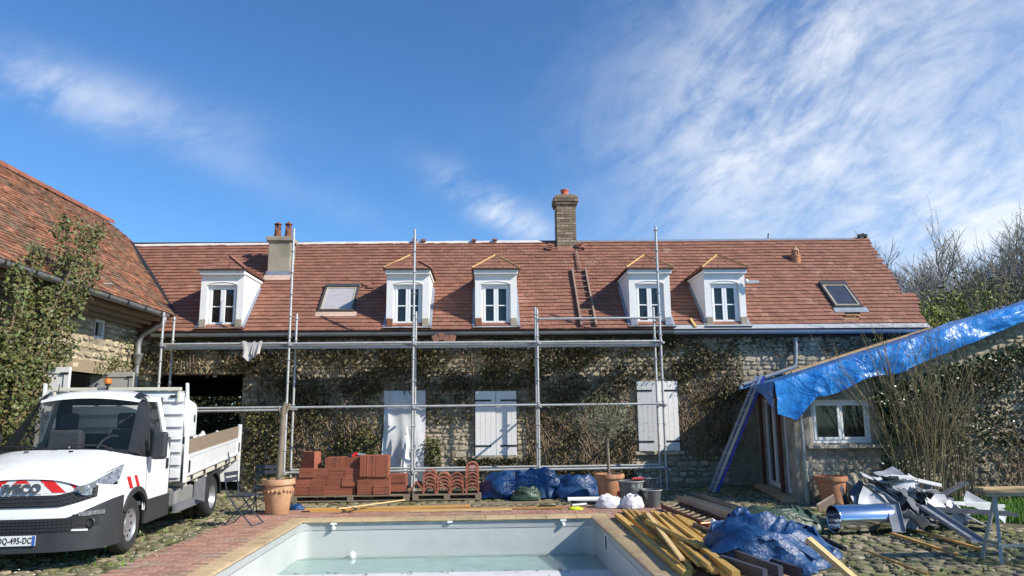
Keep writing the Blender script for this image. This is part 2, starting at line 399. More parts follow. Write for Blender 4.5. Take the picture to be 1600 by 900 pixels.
# ------------------------------------------------------------------ ground
PX0, PX1, PY0, PY1 = -3.0, 1.83, 3.4, 12.65          # inside of the pool
g = MB()
xs = [-600, -40, -12, PX0-.1, PX1+.1, 14, 60, 700]; ys = [-60, 0, PY0-.1, PY1+.1, 30, 120, 1200]
for i in range(len(xs)-1):
    for j in range(len(ys)-1):
        if i == 3 and j == 2: continue
        g.add([(xs[i], ys[j], -.03), (xs[i+1], ys[j], -.03), (xs[i+1], ys[j+1], -.03), (xs[i], ys[j+1], -.03)], [(0, 1, 2, 3)])
ground = struct(g.build('ground', m_ground)); 
WOFF[ground] = Vector(ground.location)
FLAT = Matrix(((1, 0, 0), (0, 0, 1), (0, -1, 0)))
cob = []
PAVE = [(-4.03, 3.25, 0, 14.15), (-8.25, -5.3, 17.6, 18.2)]
for (x0, x1, y0, y1) in ((-9.8, 12.5, 7.0, 17.9),):
    hs = PAVE + [(7.7, 13, 10.9, 14.1), (5.9, 13, 13.9, 18)]
    cob += rubble(x0, x1, y0, y1, hs, lambda x, y: Vector((x, y, -0.03)), FLAT, 0.12, 0.20, 0.13, 0.28, 0.018, 0.014, 15)
place_stones(cob, ground, 'cobble', 'cobbles', m_cobble, 300, key=lambda s: -abs(s[0].translation.y) - 0.15*abs(s[0].translation.x+4))
# pavers in running bond, each proud of its joint
pv = []
def paver_strip(x0, x1, y0, y1, along_y):
    y = y0; row = 0
    L, W = 0.215, 0.105
    if along_y:
        x = x0
        while x < x1-.05:
            yy = y0 - (row % 2)*L/2
            while yy < y1: pv.append((x+W/2, yy+L/2, W, L)); yy += L
            x += W; row += 1
    else:
        while y < y1-.05:
            xx = x0 - (row % 2)*L/2
            while xx < x1: pv.append((xx+L/2, y+W/2, L, W)); xx += L
            y += W; row += 1
paver_strip(-4.03, PX0-.34, 6.9, 13.0, False); paver_strip(-4.03, 3.2, 13.01, 14.1, False); paver_strip(PX1+.34, 3.2, 6.9, 13.0, False)
bedm = MB()
for (a, b, c, d) in ((-4.03, PX0-.33, 0, 14.1), (PX1+.33, 3.2, 0, 14.1), (PX0-.33, PX1+.33, PY1+.33, 14.1)): bedm.bb((a, c, -.05), (b, d, -.014))
pav = struct(bedm.build('brick_pavement', mat('sand_bed', (0.27, 0.19, 0.13), 0.95)))
WOFF[pav] = Vector(pav.location)
def brick_proto(name, dx, dy, dz, material):
    mb = MB(); c = 0.006
    a = [(-dx/2, -dy/2), (dx/2, -dy/2), (dx/2, dy/2), (-dx/2, dy/2)]; i = [(x*(1-2*c/dx), y*(1-2*c/dy)) for x, y in a]
    mb.add([(x, y, -dz/2) for x, y in a]+[(x, y, dz/2-c) for x, y in a]+[(x, y, dz/2) for x, y in i],
           [(0, 1, 5, 4), (1, 2, 6, 5), (2, 3, 7, 6), (3, 0, 4, 7), (4, 5, 9, 8), (5, 6, 10, 9), (6, 7, 11, 10), (7, 4, 8, 11), (8, 9, 10, 11)])
    me = mb.mesh(name); me.materials.append(material); return me, mb
pm, pmb = brick_proto('paver', 0.205, 0.096, 0.04, m_paver)
pv.sort(key=lambda p: (p[1]+0.3*abs(p[0]+3.5)) if p[0] < 0 else p[1]+3)
rest = MB()
for j, (x, y, a, b) in enumerate(pv):
    M4 = Matrix.Translation((x, y, -.012+rnd(-.003, .004))) @ Matrix.Rotation(R(rnd(-1.2, 1.2)), 4, 'Z') @ Matrix.Rotation(R(rnd(-.8, .8)), 4, 'X')
    if j < 300:
        o = bpy.data.objects.new('paver', pm); COL.objects.link(o); o.parent = pav; o.matrix_local = Matrix.Translation(-WOFF[pav]) @ M4
    else: rest.add([M4 @ Vector(v) for v in pmb.v], pmb.f, random.random())
stuff(rest.build('pavers', m_paver, pav, fix=False))

# ------------------------------------------------------------------ swimming pool
pool = thing('swimming_pool', 'emptied swimming pool with pale grey liner and sandstone coping', 'swimming pool', ((PX0+PX1)/2, 8.0, -1.2))
def pool_ring(z, rad=0.22, n=6, x0=PX0, x1=PX1, y0=PY0, y1=PY1):
    pts = []
    for (cx, cy, a0) in ((x1-rad, y1-rad, 0), (x0+rad, y1-rad, 90), (x0+rad, y0+rad, 180), (x1-rad, y0+rad, 270)):
        for k in range(n+1): t = R(a0+90*k/n); pts.append(Vector((cx+rad*math.cos(t), cy+rad*math.sin(t), z)))
    return pts
def wall_rings(zs, shrink=0.0):
    mb = MB(); rings = [pool_ring(z, x0=PX0+shrink, x1=PX1-shrink, y0=PY0+shrink, y1=PY1-shrink) for z in zs]; n = len(rings[0])
    vs = [p for r_ in rings for p in r_]; fs = [(i*n+k, i*n+(k+1) % n, (i+1)*n+(k+1) % n, (i+1)*n+k) for i in range(len(rings)-1) for k in range(n)]
    return mb.add(vs, fs)
wall_rings([-.165, -.5, -1.3]).build('liner', m_liner, pool, smooth=60, fix=False)
wall_rings([-.045, -.16], 0.004).build('liner_band', m_liner_band, pool, smooth=60, fix=False)
wall_rings([-.158, -.172], -0.0).build('liner_seam', m_whiteplastic, pool, smooth=60, fix=False)
fl = MB(); prof = [(PY0-.1, -.56), (11.22, -.565), (11.4, -.60), (12.9, -.84)]
fl.grid([[Vector((PX0-.1+(PX1-PX0+.2)*i/8, y, z)) for i in range(9)] for y, z in prof]); fl.build('pool_floor', m_floor, pool, smooth=40)
def coping_stone(p0, p1, inward):      # slab between two points of the pool's edge, bullnosed over the water
    p0 = Vector(p0); p1 = Vector(p1); d = (p1-p0).normalized(); L = (p1-p0).length; inw = Vector(inward)
    prof = [(-.33, -.05), (-.33, .0), (.02, .0), (.045, -.012), (.052, -.028), (.04, -.044), (.0, -.05)]
    mb = MB(); a = p0+d*.004; b = p1-d*.004
    mb.prism([a+inw*u+Vector((0, 0, w)) for u, w in prof], b-a, rnd=random.random()); return mb
edge = []
y = 6.6
while y < PY1-.02:
    y2 = min(y+0.52, PY1); edge.append(((PX0, y, 0), (PX0, y2, 0), (1, 0, 0))); edge.append(((PX1, y2, 0), (PX1, y, 0), (-1, 0, 0))); y = y2
x = PX0
while x < PX1-.02: x2 = min(x+.505, PX1); edge.append(((x, PY1, 0), (x2, PY1, 0), (0, -1, 0))); x = x2 if PX1-x2 > .1 else PX1
for (a, b, i) in edge: coping_stone(a, b, i).build('coping_stone', m_coping, pool, smooth=30)
for (x, s_) in ((PX0, -1), (PX1, 1)):
    MB().bb((x, PY1, -.05), (x+s_*.33, PY1+.33, 0.0)).build('coping_stone', m_coping, pool, bevel=.006)
for px in (522, 880):               # return fittings under the coping
    p = onY(px, 810, PY1-.02)
    f = MB(); f.box((p.x, PY1-.03, -.055), (.10, .05, .03)); f.box((p.x, PY1-.035, -.10), (.03, .03, .07)); f.lathe([(.005, -.03), (.028, -.02), (.032, 0), (.028, .02), (.005, .03)], 12, (p.x, PY1-.05, -.125))
    f.build('wall_fitting', m_whiteplastic, pool, smooth=40)
p = onY(703, 806, PY1-.02); MB().box((p.x, PY1-.03, -.055), (.085, .05, .035)).build('cover_anchor', m_whiteplastic, pool, bevel=.006)
# skimmer mouth on the shaded wall
sk = MB(); Y0, Y1 = 11.25, 11.52
for (a, b) in (((PX1-.016, Y0, -.12), (PX1+.02, Y1, -.10)), ((PX1-.016, Y0, -.34), (PX1+.02, Y1, -.32)), ((PX1-.016, Y0, -.32), (PX1+.02, Y0+.03, -.12)), ((PX1-.016, Y1-.03, -.32), (PX1+.02, Y1, -.12))): sk.bb(a, b)
s_ = sk.build('skimmer', m_whiteplastic, pool); MB().bb((PX1-.006, Y0+.03, -.32), (PX1+.03, Y1-.03, -.12)).build('skimmer_mouth', m_black, s_)
wat = MB(); ring = [p for p in pool_ring(-.585, x0=PX0+.01, x1=PX1-.01, y0=10.8, y1=PY1-.01)]
wat.add(ring+[p+Vector((0, 0, -.6)) for p in ring], [tuple(range(len(ring)))]); wat.v = wat.v[:len(ring)]
water = struct(wat.build('water', m_water))
b = onY(550, 859, PY1-.10); bl = MB(); bl.lathe([(.001, -.062), (.03, -.055), (.055, -.03), (.062, 0), (.055, .03), (.03, .055), (.001, .062)], 20, (b.x, PY1-.075, -.555), False)
bl.lathe([(.012, .055), (.012, .075)], 8, (b.x, PY1-.075, -.555)); tag(bl.build('float_ball', m_whiteplastic, smooth=60), 'small white ball float resting in the pool water', 'float')
db = MB()
for k in range(150):
    x, y = rnd(PX0+.1, PX1-.1), rnd(7.6, 11.2) if k > 25 else rnd(11.1, 11.25); s = rnd(.012, .04)*(1.3 if k < 25 else 1); a = rnd(0, 6.3)
    c, s2 = math.cos(a)*s, math.sin(a)*s
    db.add([(x+c, y+s2, -.553), (x-s2*.5, y+c*.5, -.548), (x-c, y-s2, -.553), (x+s2*.5, y-c*.5, -.55)], [(0, 1, 2, 3)], random.random())
stuff(db.build('fallen_leaves', m_debris, pool, fix=False))
# petals and chips scattered over the yard
pt = MB()
for k in range(2600):
    if k < 1400: x = rnd(-7.5, -4.05) + random.gauss(0, .3); y = rnd(7.2, 17); x = min(x, -4.0 if y < 14.1 else 5)
    else: x = rnd(3.3, 7.5); y = rnd(7.2, 17)
    s = rnd(.006, .02); a = rnd(0, 6.3); c, s2 = math.cos(a)*s, math.sin(a)*s
    pt.add([(x+c, y+s2, .004), (x-s2*.7, y+c*.7, .012), (x-c, y-s2, .005), (x+s2*.7, y-c*.7, .006)], [(0, 1, 2, 3)], random.random())
po = stuff(pt.build('petals', m_petal, fix=False)); tag(po, 'pale fallen petals and chips scattered over the cobbles', 'petals')
# lawn
gr = MB()
for k in range(16000):
    x = rnd(7.6, 14.5); y = rnd(10.9, 13.9)
    if x < 7.6+.35*math.sin(y*3)+.5*max(0, 11.6-y): continue
    h = rnd(.06, .17); a = rnd(0, 6.3); w = rnd(.006, .013); lx, ly = rnd(-.05, .05), rnd(-.05, .05)
    gr.add([(x-w*math.cos(a), y-w*math.sin(a), -.03), (x+w*math.cos(a), y+w*math.sin(a), -.03), (x+lx, y+ly, h)], [(0, 1, 2)], random.random())
# weeds between the cobbles
for k in range(2600):
    x, y = (rnd(-8, -4.05), rnd(7.3, 17.5)) if k % 2 else (rnd(3.4, 7.8), rnd(7.3, 17))
    if mnoise.noise(Vector((x*.9, y*.9, 3))) < .06: continue
    h = rnd(.02, .06); a = rnd(0, 6.3); w = rnd(.008, .016)
    gr.add([(x-w*math.cos(a), y-w*math.sin(a), -.03), (x+w*math.cos(a), y+w*math.sin(a), -.03), (x+rnd(-.04, .04), y+rnd(-.04, .04), h)], [(0, 1, 2)], random.random())
tag(stuff(gr.build('grass', m_grass, fix=False)), 'short green grass of the lawn by the garden wall and weeds between cobbles', 'grass')
# ------------------------------------------------------------------ main house
WY = 17.86; EY, EZ = 17.65, 3.69; SL = 0.95; RY = 20.73
SA = math.atan(SL); SLEN = (RY-EY)/math.cos(SA)
house = thing('farmhouse', 'long stone farmhouse with new clay tile roof and five white dormers', 'house', (0.6, WY, 0))
def wav(x, s): return (s/SLEN)*0.0085*(x-0.8) + 0.018*mnoise.noise(Vector((x*.35, s*.4, 1.7)))
def roofP(x, s, h=0.0):          # point on the front roof slope, s metres up from the eave, h off the surface
    return Vector((x, EY+s*math.cos(SA)-h*math.sin(SA), EZ+s*math.sin(SA)+h*math.cos(SA)+wav(x, s)))
def s_of_z(z): return (z-EZ)/math.sin(SA)
HOLES = [(-7.87, -5.71, 0, 2.70), (-2.31, -1.44, 0, 2.24), (-4.44, -3.67, 1.84, 2.22)]
w = MB(); holes_wall(w, -10.6, 10.95, -.1, 3.66, HOLES, lambda x, z: (x, WY, z), (0, -1, 0), 0.45)
for x in (-10.5, 10.75):                    # gable ends
    w.prism([(x, WY+.45, -.1), (x, 23.75, -.1), (x, 23.75, 3.6), (x, RY, 6.42), (x, WY+.45, 3.9)], (.2, 0, 0))
w.build('wall', m_wall, house)
MB().bb((-5.4, 23.4, -.1), (10.75, 23.75, 3.6)).build('back_wall', m_wall, house)
stn = rubble(-8.2, 10.9, 0.02, 3.55, HOLES+[(-.19, .79, .74, 2.24), (3.71, 4.67, .79, 2.44), (5.9, 11, 0, 2.1)], lambda x, z: Vector((x, WY, z)), Matrix.Identity(3), 0.08, 0.19, 0.10, 0.36, 0.03, 0.016)
def viskey(s):
    x, z = s[0].translation.x, s[0].translation.z
    a = s[0].to_scale().x*s[0].to_scale().z
    good = 1.0 if (-1.4 < x < 1.3 and .3 < z < 1.7) else .8 if (6 < x and z > 2.3) else .5 if 1.3 < x < 6 else .3
    return good*(0.5+min(a, .08)*8)
place_stones(stn, house, 'stone', 'stones', m_stone, 300, viskey)
# carriage passage behind the opening: side walls, ceiling, floor and the far opening to the garden
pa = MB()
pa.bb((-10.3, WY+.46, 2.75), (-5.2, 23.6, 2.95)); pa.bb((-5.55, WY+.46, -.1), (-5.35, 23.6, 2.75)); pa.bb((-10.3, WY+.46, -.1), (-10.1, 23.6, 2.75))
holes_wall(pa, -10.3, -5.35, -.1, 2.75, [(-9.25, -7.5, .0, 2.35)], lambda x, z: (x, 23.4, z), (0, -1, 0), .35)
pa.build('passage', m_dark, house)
MB().bb((-8.15, WY-.02, 2.70), (-5.5, WY+.3, 2.93)).build('lintel', mat('oak_lintel', (0.30, 0.235, 0.15), 0.9, var=.3, aniso=(1, 4, 12)), house)
lp = MB(); lp.tube([(-6.55, 18.35, 2.72), (-6.55, 18.35, 2.66)], .05, 10); lp.build('passage_lamp', m_whiteplastic, house, smooth=40)
# small dark window under the vine
wf = MB(); wf.bb((-4.44, WY+.18, 1.84), (-3.67, WY+.22, 2.22)); wo = wf.build('window', m_glass, house)
f = MB(); [f.bb((x, WY+.13, 1.84), (x+.05, WY+.18, 2.22)) for x in (-4.44, -4.08, -3.72)]; f.build('frame', m_brownwood, wo)
# roof slabs
rs = MB()
xsr = [-10.45+i*(21.42/24) for i in range(25)]
rs.grid([[roofP(x, SLEN*k/6, 0.0) for x in xsr] for k in range(7)], thick=(0, 0.06, -.13))
rs.add([(-10.45, RY, 6.60), (10.97, RY, 6.68), (10.97, 23.95, 3.55), (-10.45, 23.95, 3.55)], [(0, 1, 2, 3)])
roof = rs.build('roof', m_tile_dark, house, smooth=30)
NC = 27; GA = SLEN/NC; TW = 0.196
def valleyX(z): return -7.6-(z-4.17)/.99 if z > 4.17 else -8.3
def vergeX(s):
    z = EZ+s*math.sin(SA)
    return 10.98+.36*(z-3.8)/.8 if z < 4.62 else 11.06+.28*(z-4.73)/1.9
def tile_verts(i, x, w, jit=1.0):
    s0 = i*GA+rnd(-.004, .004)*jit; s1 = (i+1)*GA+.03; hb = .046+rnd(-.005, .006)*jit; tw = rnd(-.003, .003)*jit
    a, b = x+.0025, x+w-.0025
    return [roofP(a, s0, .012), roofP(b, s0, .012), roofP(b, s0, hb+tw), roofP(a, s0, hb-tw), roofP(a, s1, .018), roofP(b, s1, .018)]
TF = [(3, 2, 5, 4), (0, 1, 2, 3), (0, 3, 4), (1, 5, 2)]
missing = roofP(0, 0)
tiles = []
mp_ = [onY(1315, 492, 18.0)]
for i in range(NC):
    z = EZ+(i+.5)*GA*math.sin(SA); x = -10.4-(i % 2)*TW/2; lim = vergeX((i+.5)*GA)+rnd(-.06, .06)
    while x < lim-.06:
        w_ = min(TW, lim-x)
        if x+TW > valleyX(z)-.05 and not (i in (2, 3) and 9.05 < x+TW/2 < 9.45): tiles.append((i, x, w_))
        x += TW
# three hundred of the tiles one can tell apart best are parts, the others one mesh
tiles.sort(key=lambda t: abs(t[0]-8)*.28+abs(t[1]-2.2)*.55)
rest = MB()
for j, (i, x, w_) in enumerate(tiles):
    tv = tile_verts(i, x, w_)
    if j < 300:
        mb = MB(); mb.add(tv, TF, random.random()); mb.build('roof_tile', m_tile, roof, fix=False)
    else: rest.add(tv, TF, random.random())
stuff(rest.build('roof_tiles', m_tile, roof, fix=False))
bt = MB()
for i in (2.3, 3.2): bt.beam(roofP(9.0, i*GA, .02), roofP(9.5, i*GA, .02), .03, .025)
bt.build('batten', mat('new_pine', (0.58, 0.36, 0.13), 0.7, var=.15), roof)
# ridge: pale membrane on the left part, dark bedding on the right
rd = MB(); xr = [-10.3+i*.6 for i in range(21)]
rd.grid([[Vector((x, RY+dy, 6.63+wav(x, SLEN)+dz+.012*mnoise.noise(Vector((x*2, 0, 0))))) for x in xr] for dy, dz in ((-.12, -.07), (-.03, .015), (.05, .015), (.14, -.07))])
rd.build('ridge_membrane', mat('ridge_membrane', (0.62, 0.58, 0.52), .8, var=.2), roof, smooth=40)
rd = MB(); xr = [2.72+i*.43 for i in range(20)]
rd.grid([[Vector((x, RY+dy, 6.63+wav(x, SLEN)+dz)) for x in xr] for dy, dz in ((-.11, -.06), (-.03, .012), (.05, .012), (.13, -.06))])
rd.build('ridge_bedding', m_lead, roof, smooth=40)
for (x, h) in ((-1.95, .09), (-1.7, .06), (-.25, .05), (.35, .04)): MB().box((x, RY-.1, 6.63+wav(x, SLEN)+.02), (.14, .1, h), Matrix.Rotation(R(8), 3, 'Y')).build('loose_tile', m_tile, roof)
sp = MB(); p0 = onY(1199, 373, RY); sp.tube([p0-Vector((0, 0, .1)), p0+Vector((.04, 0, .16))], .018, 8); sp.build('ridge_spike', m_iron, roof)
for k in range(3): MB().box((11.1+.09*k, RY-.02, 6.78+.02*(k % 2)), (.07, .12, .09)).build('ridge_clip', m_iron, roof)
# gutter: half-round, older grey zinc on the left, bright new zinc on the right
def gutter(mb, a, b, r, n=8):
    a = Vector(a); b = Vector(b); d = (b-a).normalized(); sx = d.cross(Vector((0, 0, 1))).normalized()
    prof = []
    for k in range(n+1): t = math.pi*(1+k/n); prof.append((math.cos(t)*r, math.sin(t)*r))
    prof = [(-r-.012, .004), *prof, (r+.012, .004)]
    inner = [(x*.9, z*.9+.004) for x, z in prof[1:-1]]
    poly = prof+list(reversed(inner))
    mb.prism([a+sx*x+Vector((0, 0, z)) for x, z in poly], b-a); return mb
gz = 3.635
gl = gutter(MB(), (-7.78, 17.555, gz), (4.6, 17.555, gz+.01), .085); go = gl.build('gutter', m_zinc, house, smooth=35)
gr_ = gutter(MB(), (4.605, 17.55, gz+.01), (11.0, 17.55, gz+.005), .09); g2 = gr_.build('gutter', m_zincnew, house, smooth=35)
MB().bb((-7.7, 17.66, 3.50), (10.95, 17.70, 3.66)).build('fascia', mat('dark_fascia', (0.05, 0.035, 0.025), .9), house)
ap = MB(); ap.grid([[roofP(x, s, h) for x in (4.62, 11.0)] for s, h in ((-.04, .05), (.12, .045))], thick=(0, 0, -.006)); ap.build('eave_flashing', m_zincnew, house)
# downpipe that leaves the new gutter, drops, and runs slanting down the wall towards the annex
def P18(px, py, Y=17.68): return onY(px, py, Y)
dp = MB(); q = [P18(1243, 528), P18(1243, 560), P18(1240, 573), P18(1222, 580), P18(1170, 598), P18(1158, 602), P18(1156, 612)]
dp.tube(catmull(q, 4), .052, 10); d_ = dp.build('downpipe', m_zinc, house, smooth=50)
for (px, py) in ((1243, 545), (1215, 583), (1185, 593)):
    c = P18(px, py, 17.72); MB().box(c, (.15, .1, .03)).build('pipe_bracket', m_iron, d_)

# ---------------------------------------------------------------- chimneys and roof vent
def brick_chimney():
    x0, x1, y0, y1, z0, z1 = 2.125, 2.685, 20.42, 20.98, 6.15, 7.66
    core = MB(); core.bb((x0+.012, y0+.012, z0), (x1-.012, y1-.012, z1)); core.bb((x0-.03, y0-.03, 7.66), (x1+.03, y1+.03, 7.74)); core.bb((x0-.06, y0-.06, 7.74), (x1+.06, y1+.06, 7.88)); core.bb((x0-.0, y0-.0, 7.88), (x1+.0, y1+.0, 7.955))
    ch = core.build('chimney', mat('old_mortar', (0.27, 0.225, 0.16), .95, var=.3, bump=.4), house, bevel=.008)
    n = int((z1-z0)/.075)
    for i in range(n+3):
        z = z0+i*.075
        if i < n: a0, a1, b0, b1 = x0, x1, y0, y1
        elif i == n: a0, a1, b0, b1 = x0-.045, x1+.045, y0-.045, y1+.045
        else: a0, a1, b0, b1 = x0-.075, x1+.075, y0-.075, y1+.075
        off = .115 if i % 2 else 0.0
        x = a0-off
        while x < a1-.02:
            p, q = max(x, a0), min(x+.23, a1)
            if q-p > .04: MB().bb((p+.005, b0-rnd(0, .004), z+.006), (q-.005, b0+.09, z+.069), random.random()).build('brick', m_brick, ch)
            x += .23
        for (xa, xb) in ((a0, a0+.09), (a1-.09, a1)):
            y = b0+.095-(.115-off)
            while y < b1-.02:
                p, q = max(y, b0+.095), min(y+.23, b1)
                if q-p > .04: MB().bb((xa-.003 if xa == a0 else xa, p+.005, z+.006), (xb if xa == a0 else xb+.003, q-.005, z+.069), random.random()).build('brick', m_brick, ch)
                y += .23
    pot = MB(); pot.lathe([(.105, 7.93), (.125, 7.96), (.115, 8.0), (.105, 8.10), (.125, 8.12), (.125, 8.16), (.09, 8.165), (.085, 8.0)], 20, ((x0+x1)/2, (y0+y1)/2, 0), False)
    pot.build('chimney_pot', mat('red_clay_pot', (0.50, 0.12, 0.06), .7, var=.15), ch, smooth=40)
    fl_ = MB(); fl_.bb((x0-.14, y0-.16, 6.22), (x1+.16, y0-.02, 6.40)); fo = MB()
    for (dx, dz, a) in ((-.18, .0, 12), (.66, .05, -18), (.72, -.06, 25), (-.25, -.1, 4), (.6, -.14, -6)):
        MB().box((x0+dx, y0-.12, 6.42+dz), (.17, .1, .03), Matrix.Rotation(R(a), 3, 'Y') @ Matrix.Rotation(R(40), 3, 'X')).build('broken_tile', m_tile, ch)
    MB().box((x1+.09, y0-.06, 6.47), (.12, .08, .10), Matrix.Rotation(R(20), 3, 'Y')).build('mortar_lump', m_concrete, ch)
    MB().grid([[roofP(x, s, .05) for x in (x0-.02, x1-.08)] for s in (SLEN-.62, SLEN-.30)], thick=(0, 0, -.01)).build('flashing', m_tile, ch)
brick_chimney()
def rendered_chimney():
    x0, x1, y0, y1 = -5.72, -5.14, 19.42, 19.95
    c = MB(); c.bb((x0, y0, 5.2), (x1, y1, 6.33)); ch = c.build('chimney', m_concrete, house, bevel=.012)
    MB().bb((x0-.06, y0-.06, 6.33), (x1+.06, y1+.06, 6.45)).build('chimney_cap', m_concrete, ch, bevel=.012)
    zb = EZ+(y0-EY)*SL
    fl_ = MB(); fl_.bb((x0-.03, y0-.03, zb-.06), (x1+.03, y0-.005, zb+.13)); fl_.build('flashing', m_lead, ch)
    MB().grid([[roofP(x, s, .05) for x in (x0-.06, x1+.06)] for s in (s_of_z(zb)-.22, s_of_z(zb)+.05)], thick=(0, 0, -.01)).build('mortar_apron', mat('pink_mortar', (0.50, 0.36, 0.28), .9), ch)
    for x in (x0+.155, x1-.14):
        yc = (y0+y1)/2; p = MB()
        p.lathe([(.095, 6.44), (.10, 6.5), (.088, 6.62), (.088, 6.68), (.075, 6.70), (.06, 6.70)], 16, (x, yc, 0))
        po_ = p.build('chimney_pot', m_terradark, ch, smooth=40)
        l = MB()
        for k in range(4): t = R(45+90*k); l.box((x+.062*math.cos(t), yc+.062*math.sin(t), 6.77), (.04, .04, .15), Matrix.Rotation(t, 3, 'Z'))
        l.lathe([(.10, 6.845), (.105, 6.86), (.09, 6.875), (.03, 6.90), (.02, 6.93), (.012, 6.94)], 16, (x, yc, 0)); l.build('pot_lantern', m_terradark, po_, smooth=40)
rendered_chimney()
vs_ = s_of_z(5.78); vp = roofP(8.76, vs_, 0)
v = MB(); v.lathe([(.125, -.12), (.125, .12), (.135, .13), (.135, .16), (.095, .18)], 18, vp); v.lathe([(.085, .17), (.085, .30)], 14, vp)
v_ = v.build('roof_vent', m_terra, house, smooth=40)
l = MB(); l.lathe([(.105, .29), (.11, .31), (.06, .37), (.03, .40), (.03, .43), (.012, .45)], 16, vp); [l.box(vp+Vector((.09*math.cos(R(a)), .09*math.sin(R(a)), .235)), (.03, .03, .11), Matrix.Rotation(R(a), 3, 'Z')) for a in range(0, 360, 60)]
l.build('vent_cap', m_terra, v_, smooth=40)

# ---------------------------------------------------------------- skylights
def skylight(x0, x1, z0, z1, blind):
    s0, s1 = s_of_z(z0), s_of_z(z1); fr = MB(); t = .055
    def bar(a, b, sa, sb, h0, h1):
        fr.add([roofP(a, sa, h0), roofP(b, sa, h0), roofP(b, sb, h0), roofP(a, sb, h0), roofP(a, sa, h1), roofP(b, sa, h1), roofP(b, sb, h1), roofP(a, sb, h1)],
               [(3, 2, 1, 0), (4, 5, 6, 7), (0, 1, 5, 4), (1, 2, 6, 5), (2, 3, 7, 6), (3, 0, 4, 7)])
    bar(x0, x1, s0, s0+.07, .0, .10); bar(x0, x1, s1-.13, s1, .0, .125); bar(x0, x0+t, s0+.07, s1-.13, 0, .10); bar(x1-t, x1, s0+.07, s1-.13, 0, .10)
    so = fr.build('skylight', mat('skylight_frame', (0.10, 0.09, 0.085), .4, metal=.3), house, bevel=.006)
    f2 = MB(); t2 = .035
    fr = f2; bar2 = lambda a, b, sa, sb: f2.add([roofP(a, sa, .06), roofP(b, sa, .06), roofP(b, sb, .06), roofP(a, sb, .06), roofP(a, sa, .092), roofP(b, sa, .092), roofP(b, sb, .092), roofP(a, sb, .092)], [(4, 5, 6, 7), (0, 1, 5, 4), (1, 2, 6, 5), (2, 3, 7, 6), (3, 0, 4, 7)])
    a, b, c, d = x0+t, x1-t, s0+.07, s1-.13
    bar2(a, b, c, c+t2); bar2(a, b, d-t2, d); bar2(a, a+t2, c+t2, d-t2); bar2(b-t2, b, c+t2, d-t2)
    f2.build('sash', mat('pale_wood_sash', (0.46, 0.40, 0.31), .6), so)
    pn = MB(); pn.add([roofP(a+t2, c+t2, .075), roofP(b-t2, c+t2, .075), roofP(b-t2, d-t2, .075), roofP(a+t2, d-t2, .075)], [(0, 1, 2, 3)])
    pn.build('pane', mat('blind_behind_glass', (0.42, 0.40, 0.41), .15, var=.12, spec=.7) if blind else mat('skylight_glass', (0.05, 0.055, 0.065), .06, var=.3, spec=.9), so)
    apn = MB(); apn.grid([[roofP(x, s, h) for x in (x0-.05, x1+.09)] for s, h in ((s0-.17, .045), (s0, .06))], thick=(0, 0, -.006))
    apn.build('apron', m_lead if not blind else mat('pink_mortar', (0.50, 0.36, 0.28), .9), so)
skylight(-4.07, -3.2, 4.20, 5.02, True); skylight(8.93, 9.66, 4.22, 4.99, False)
for (x, s) in ((-3.02, s_of_z(5.06)), (-2.9, s_of_z(4.98))):
    MB().box(roofP(x, s, .07), (.2, .14, .02), Matrix.Rotation(SA, 3, 'X')).build('loose_tile', m_tile, roof)

# ---------------------------------------------------------------- dormers
def tiled_poly(mb, A, B, C, D, n, lift=.03, tw=.2):
    """courses of tiles between eave A-B and top C-D (C above A, D above B), each tile with a raised butt"""
    A, B, C, D = map(Vector, (A, B, C, D)); N = (B-A).cross((C+D)/2-(A+B)/2).normalized()
    if N.z < 0: N = -N
    for i in range(n):
        t0, t1 = i/n, min(1.0, (i+1)/n+.05)
        a, b = A.lerp(C, t0), B.lerp(D, t0); c, d = A.lerp(C, t1), B.lerp(D, t1); L = (b-a).length
        k = max(1, round(L/tw)); off = .5/k if i % 2 else 0
        cuts = sorted({0.0, 1.0, *[min(1, max(0, j/k+off)) for j in range(k)]})
        for u0, u1 in zip(cuts[:-1], cuts[1:]):
            if u1-u0 < .02: continue
            e = .006/max(L, .1); p = [a.lerp(b, u0+e), a.lerp(b, u1-e), c.lerp(d, u1-e), c.lerp(d, u0+e)]; l = lift+rnd(-.003, .003)
            mb.add([p[0], p[1], p[0]+N*l, p[1]+N*l, p[3]+N*.012, p[2]+N*.012], [(2, 3, 5, 4), (0, 1, 3, 2), (0, 2, 4), (1, 5, 3)], random.random())
DORM_Y = 17.76
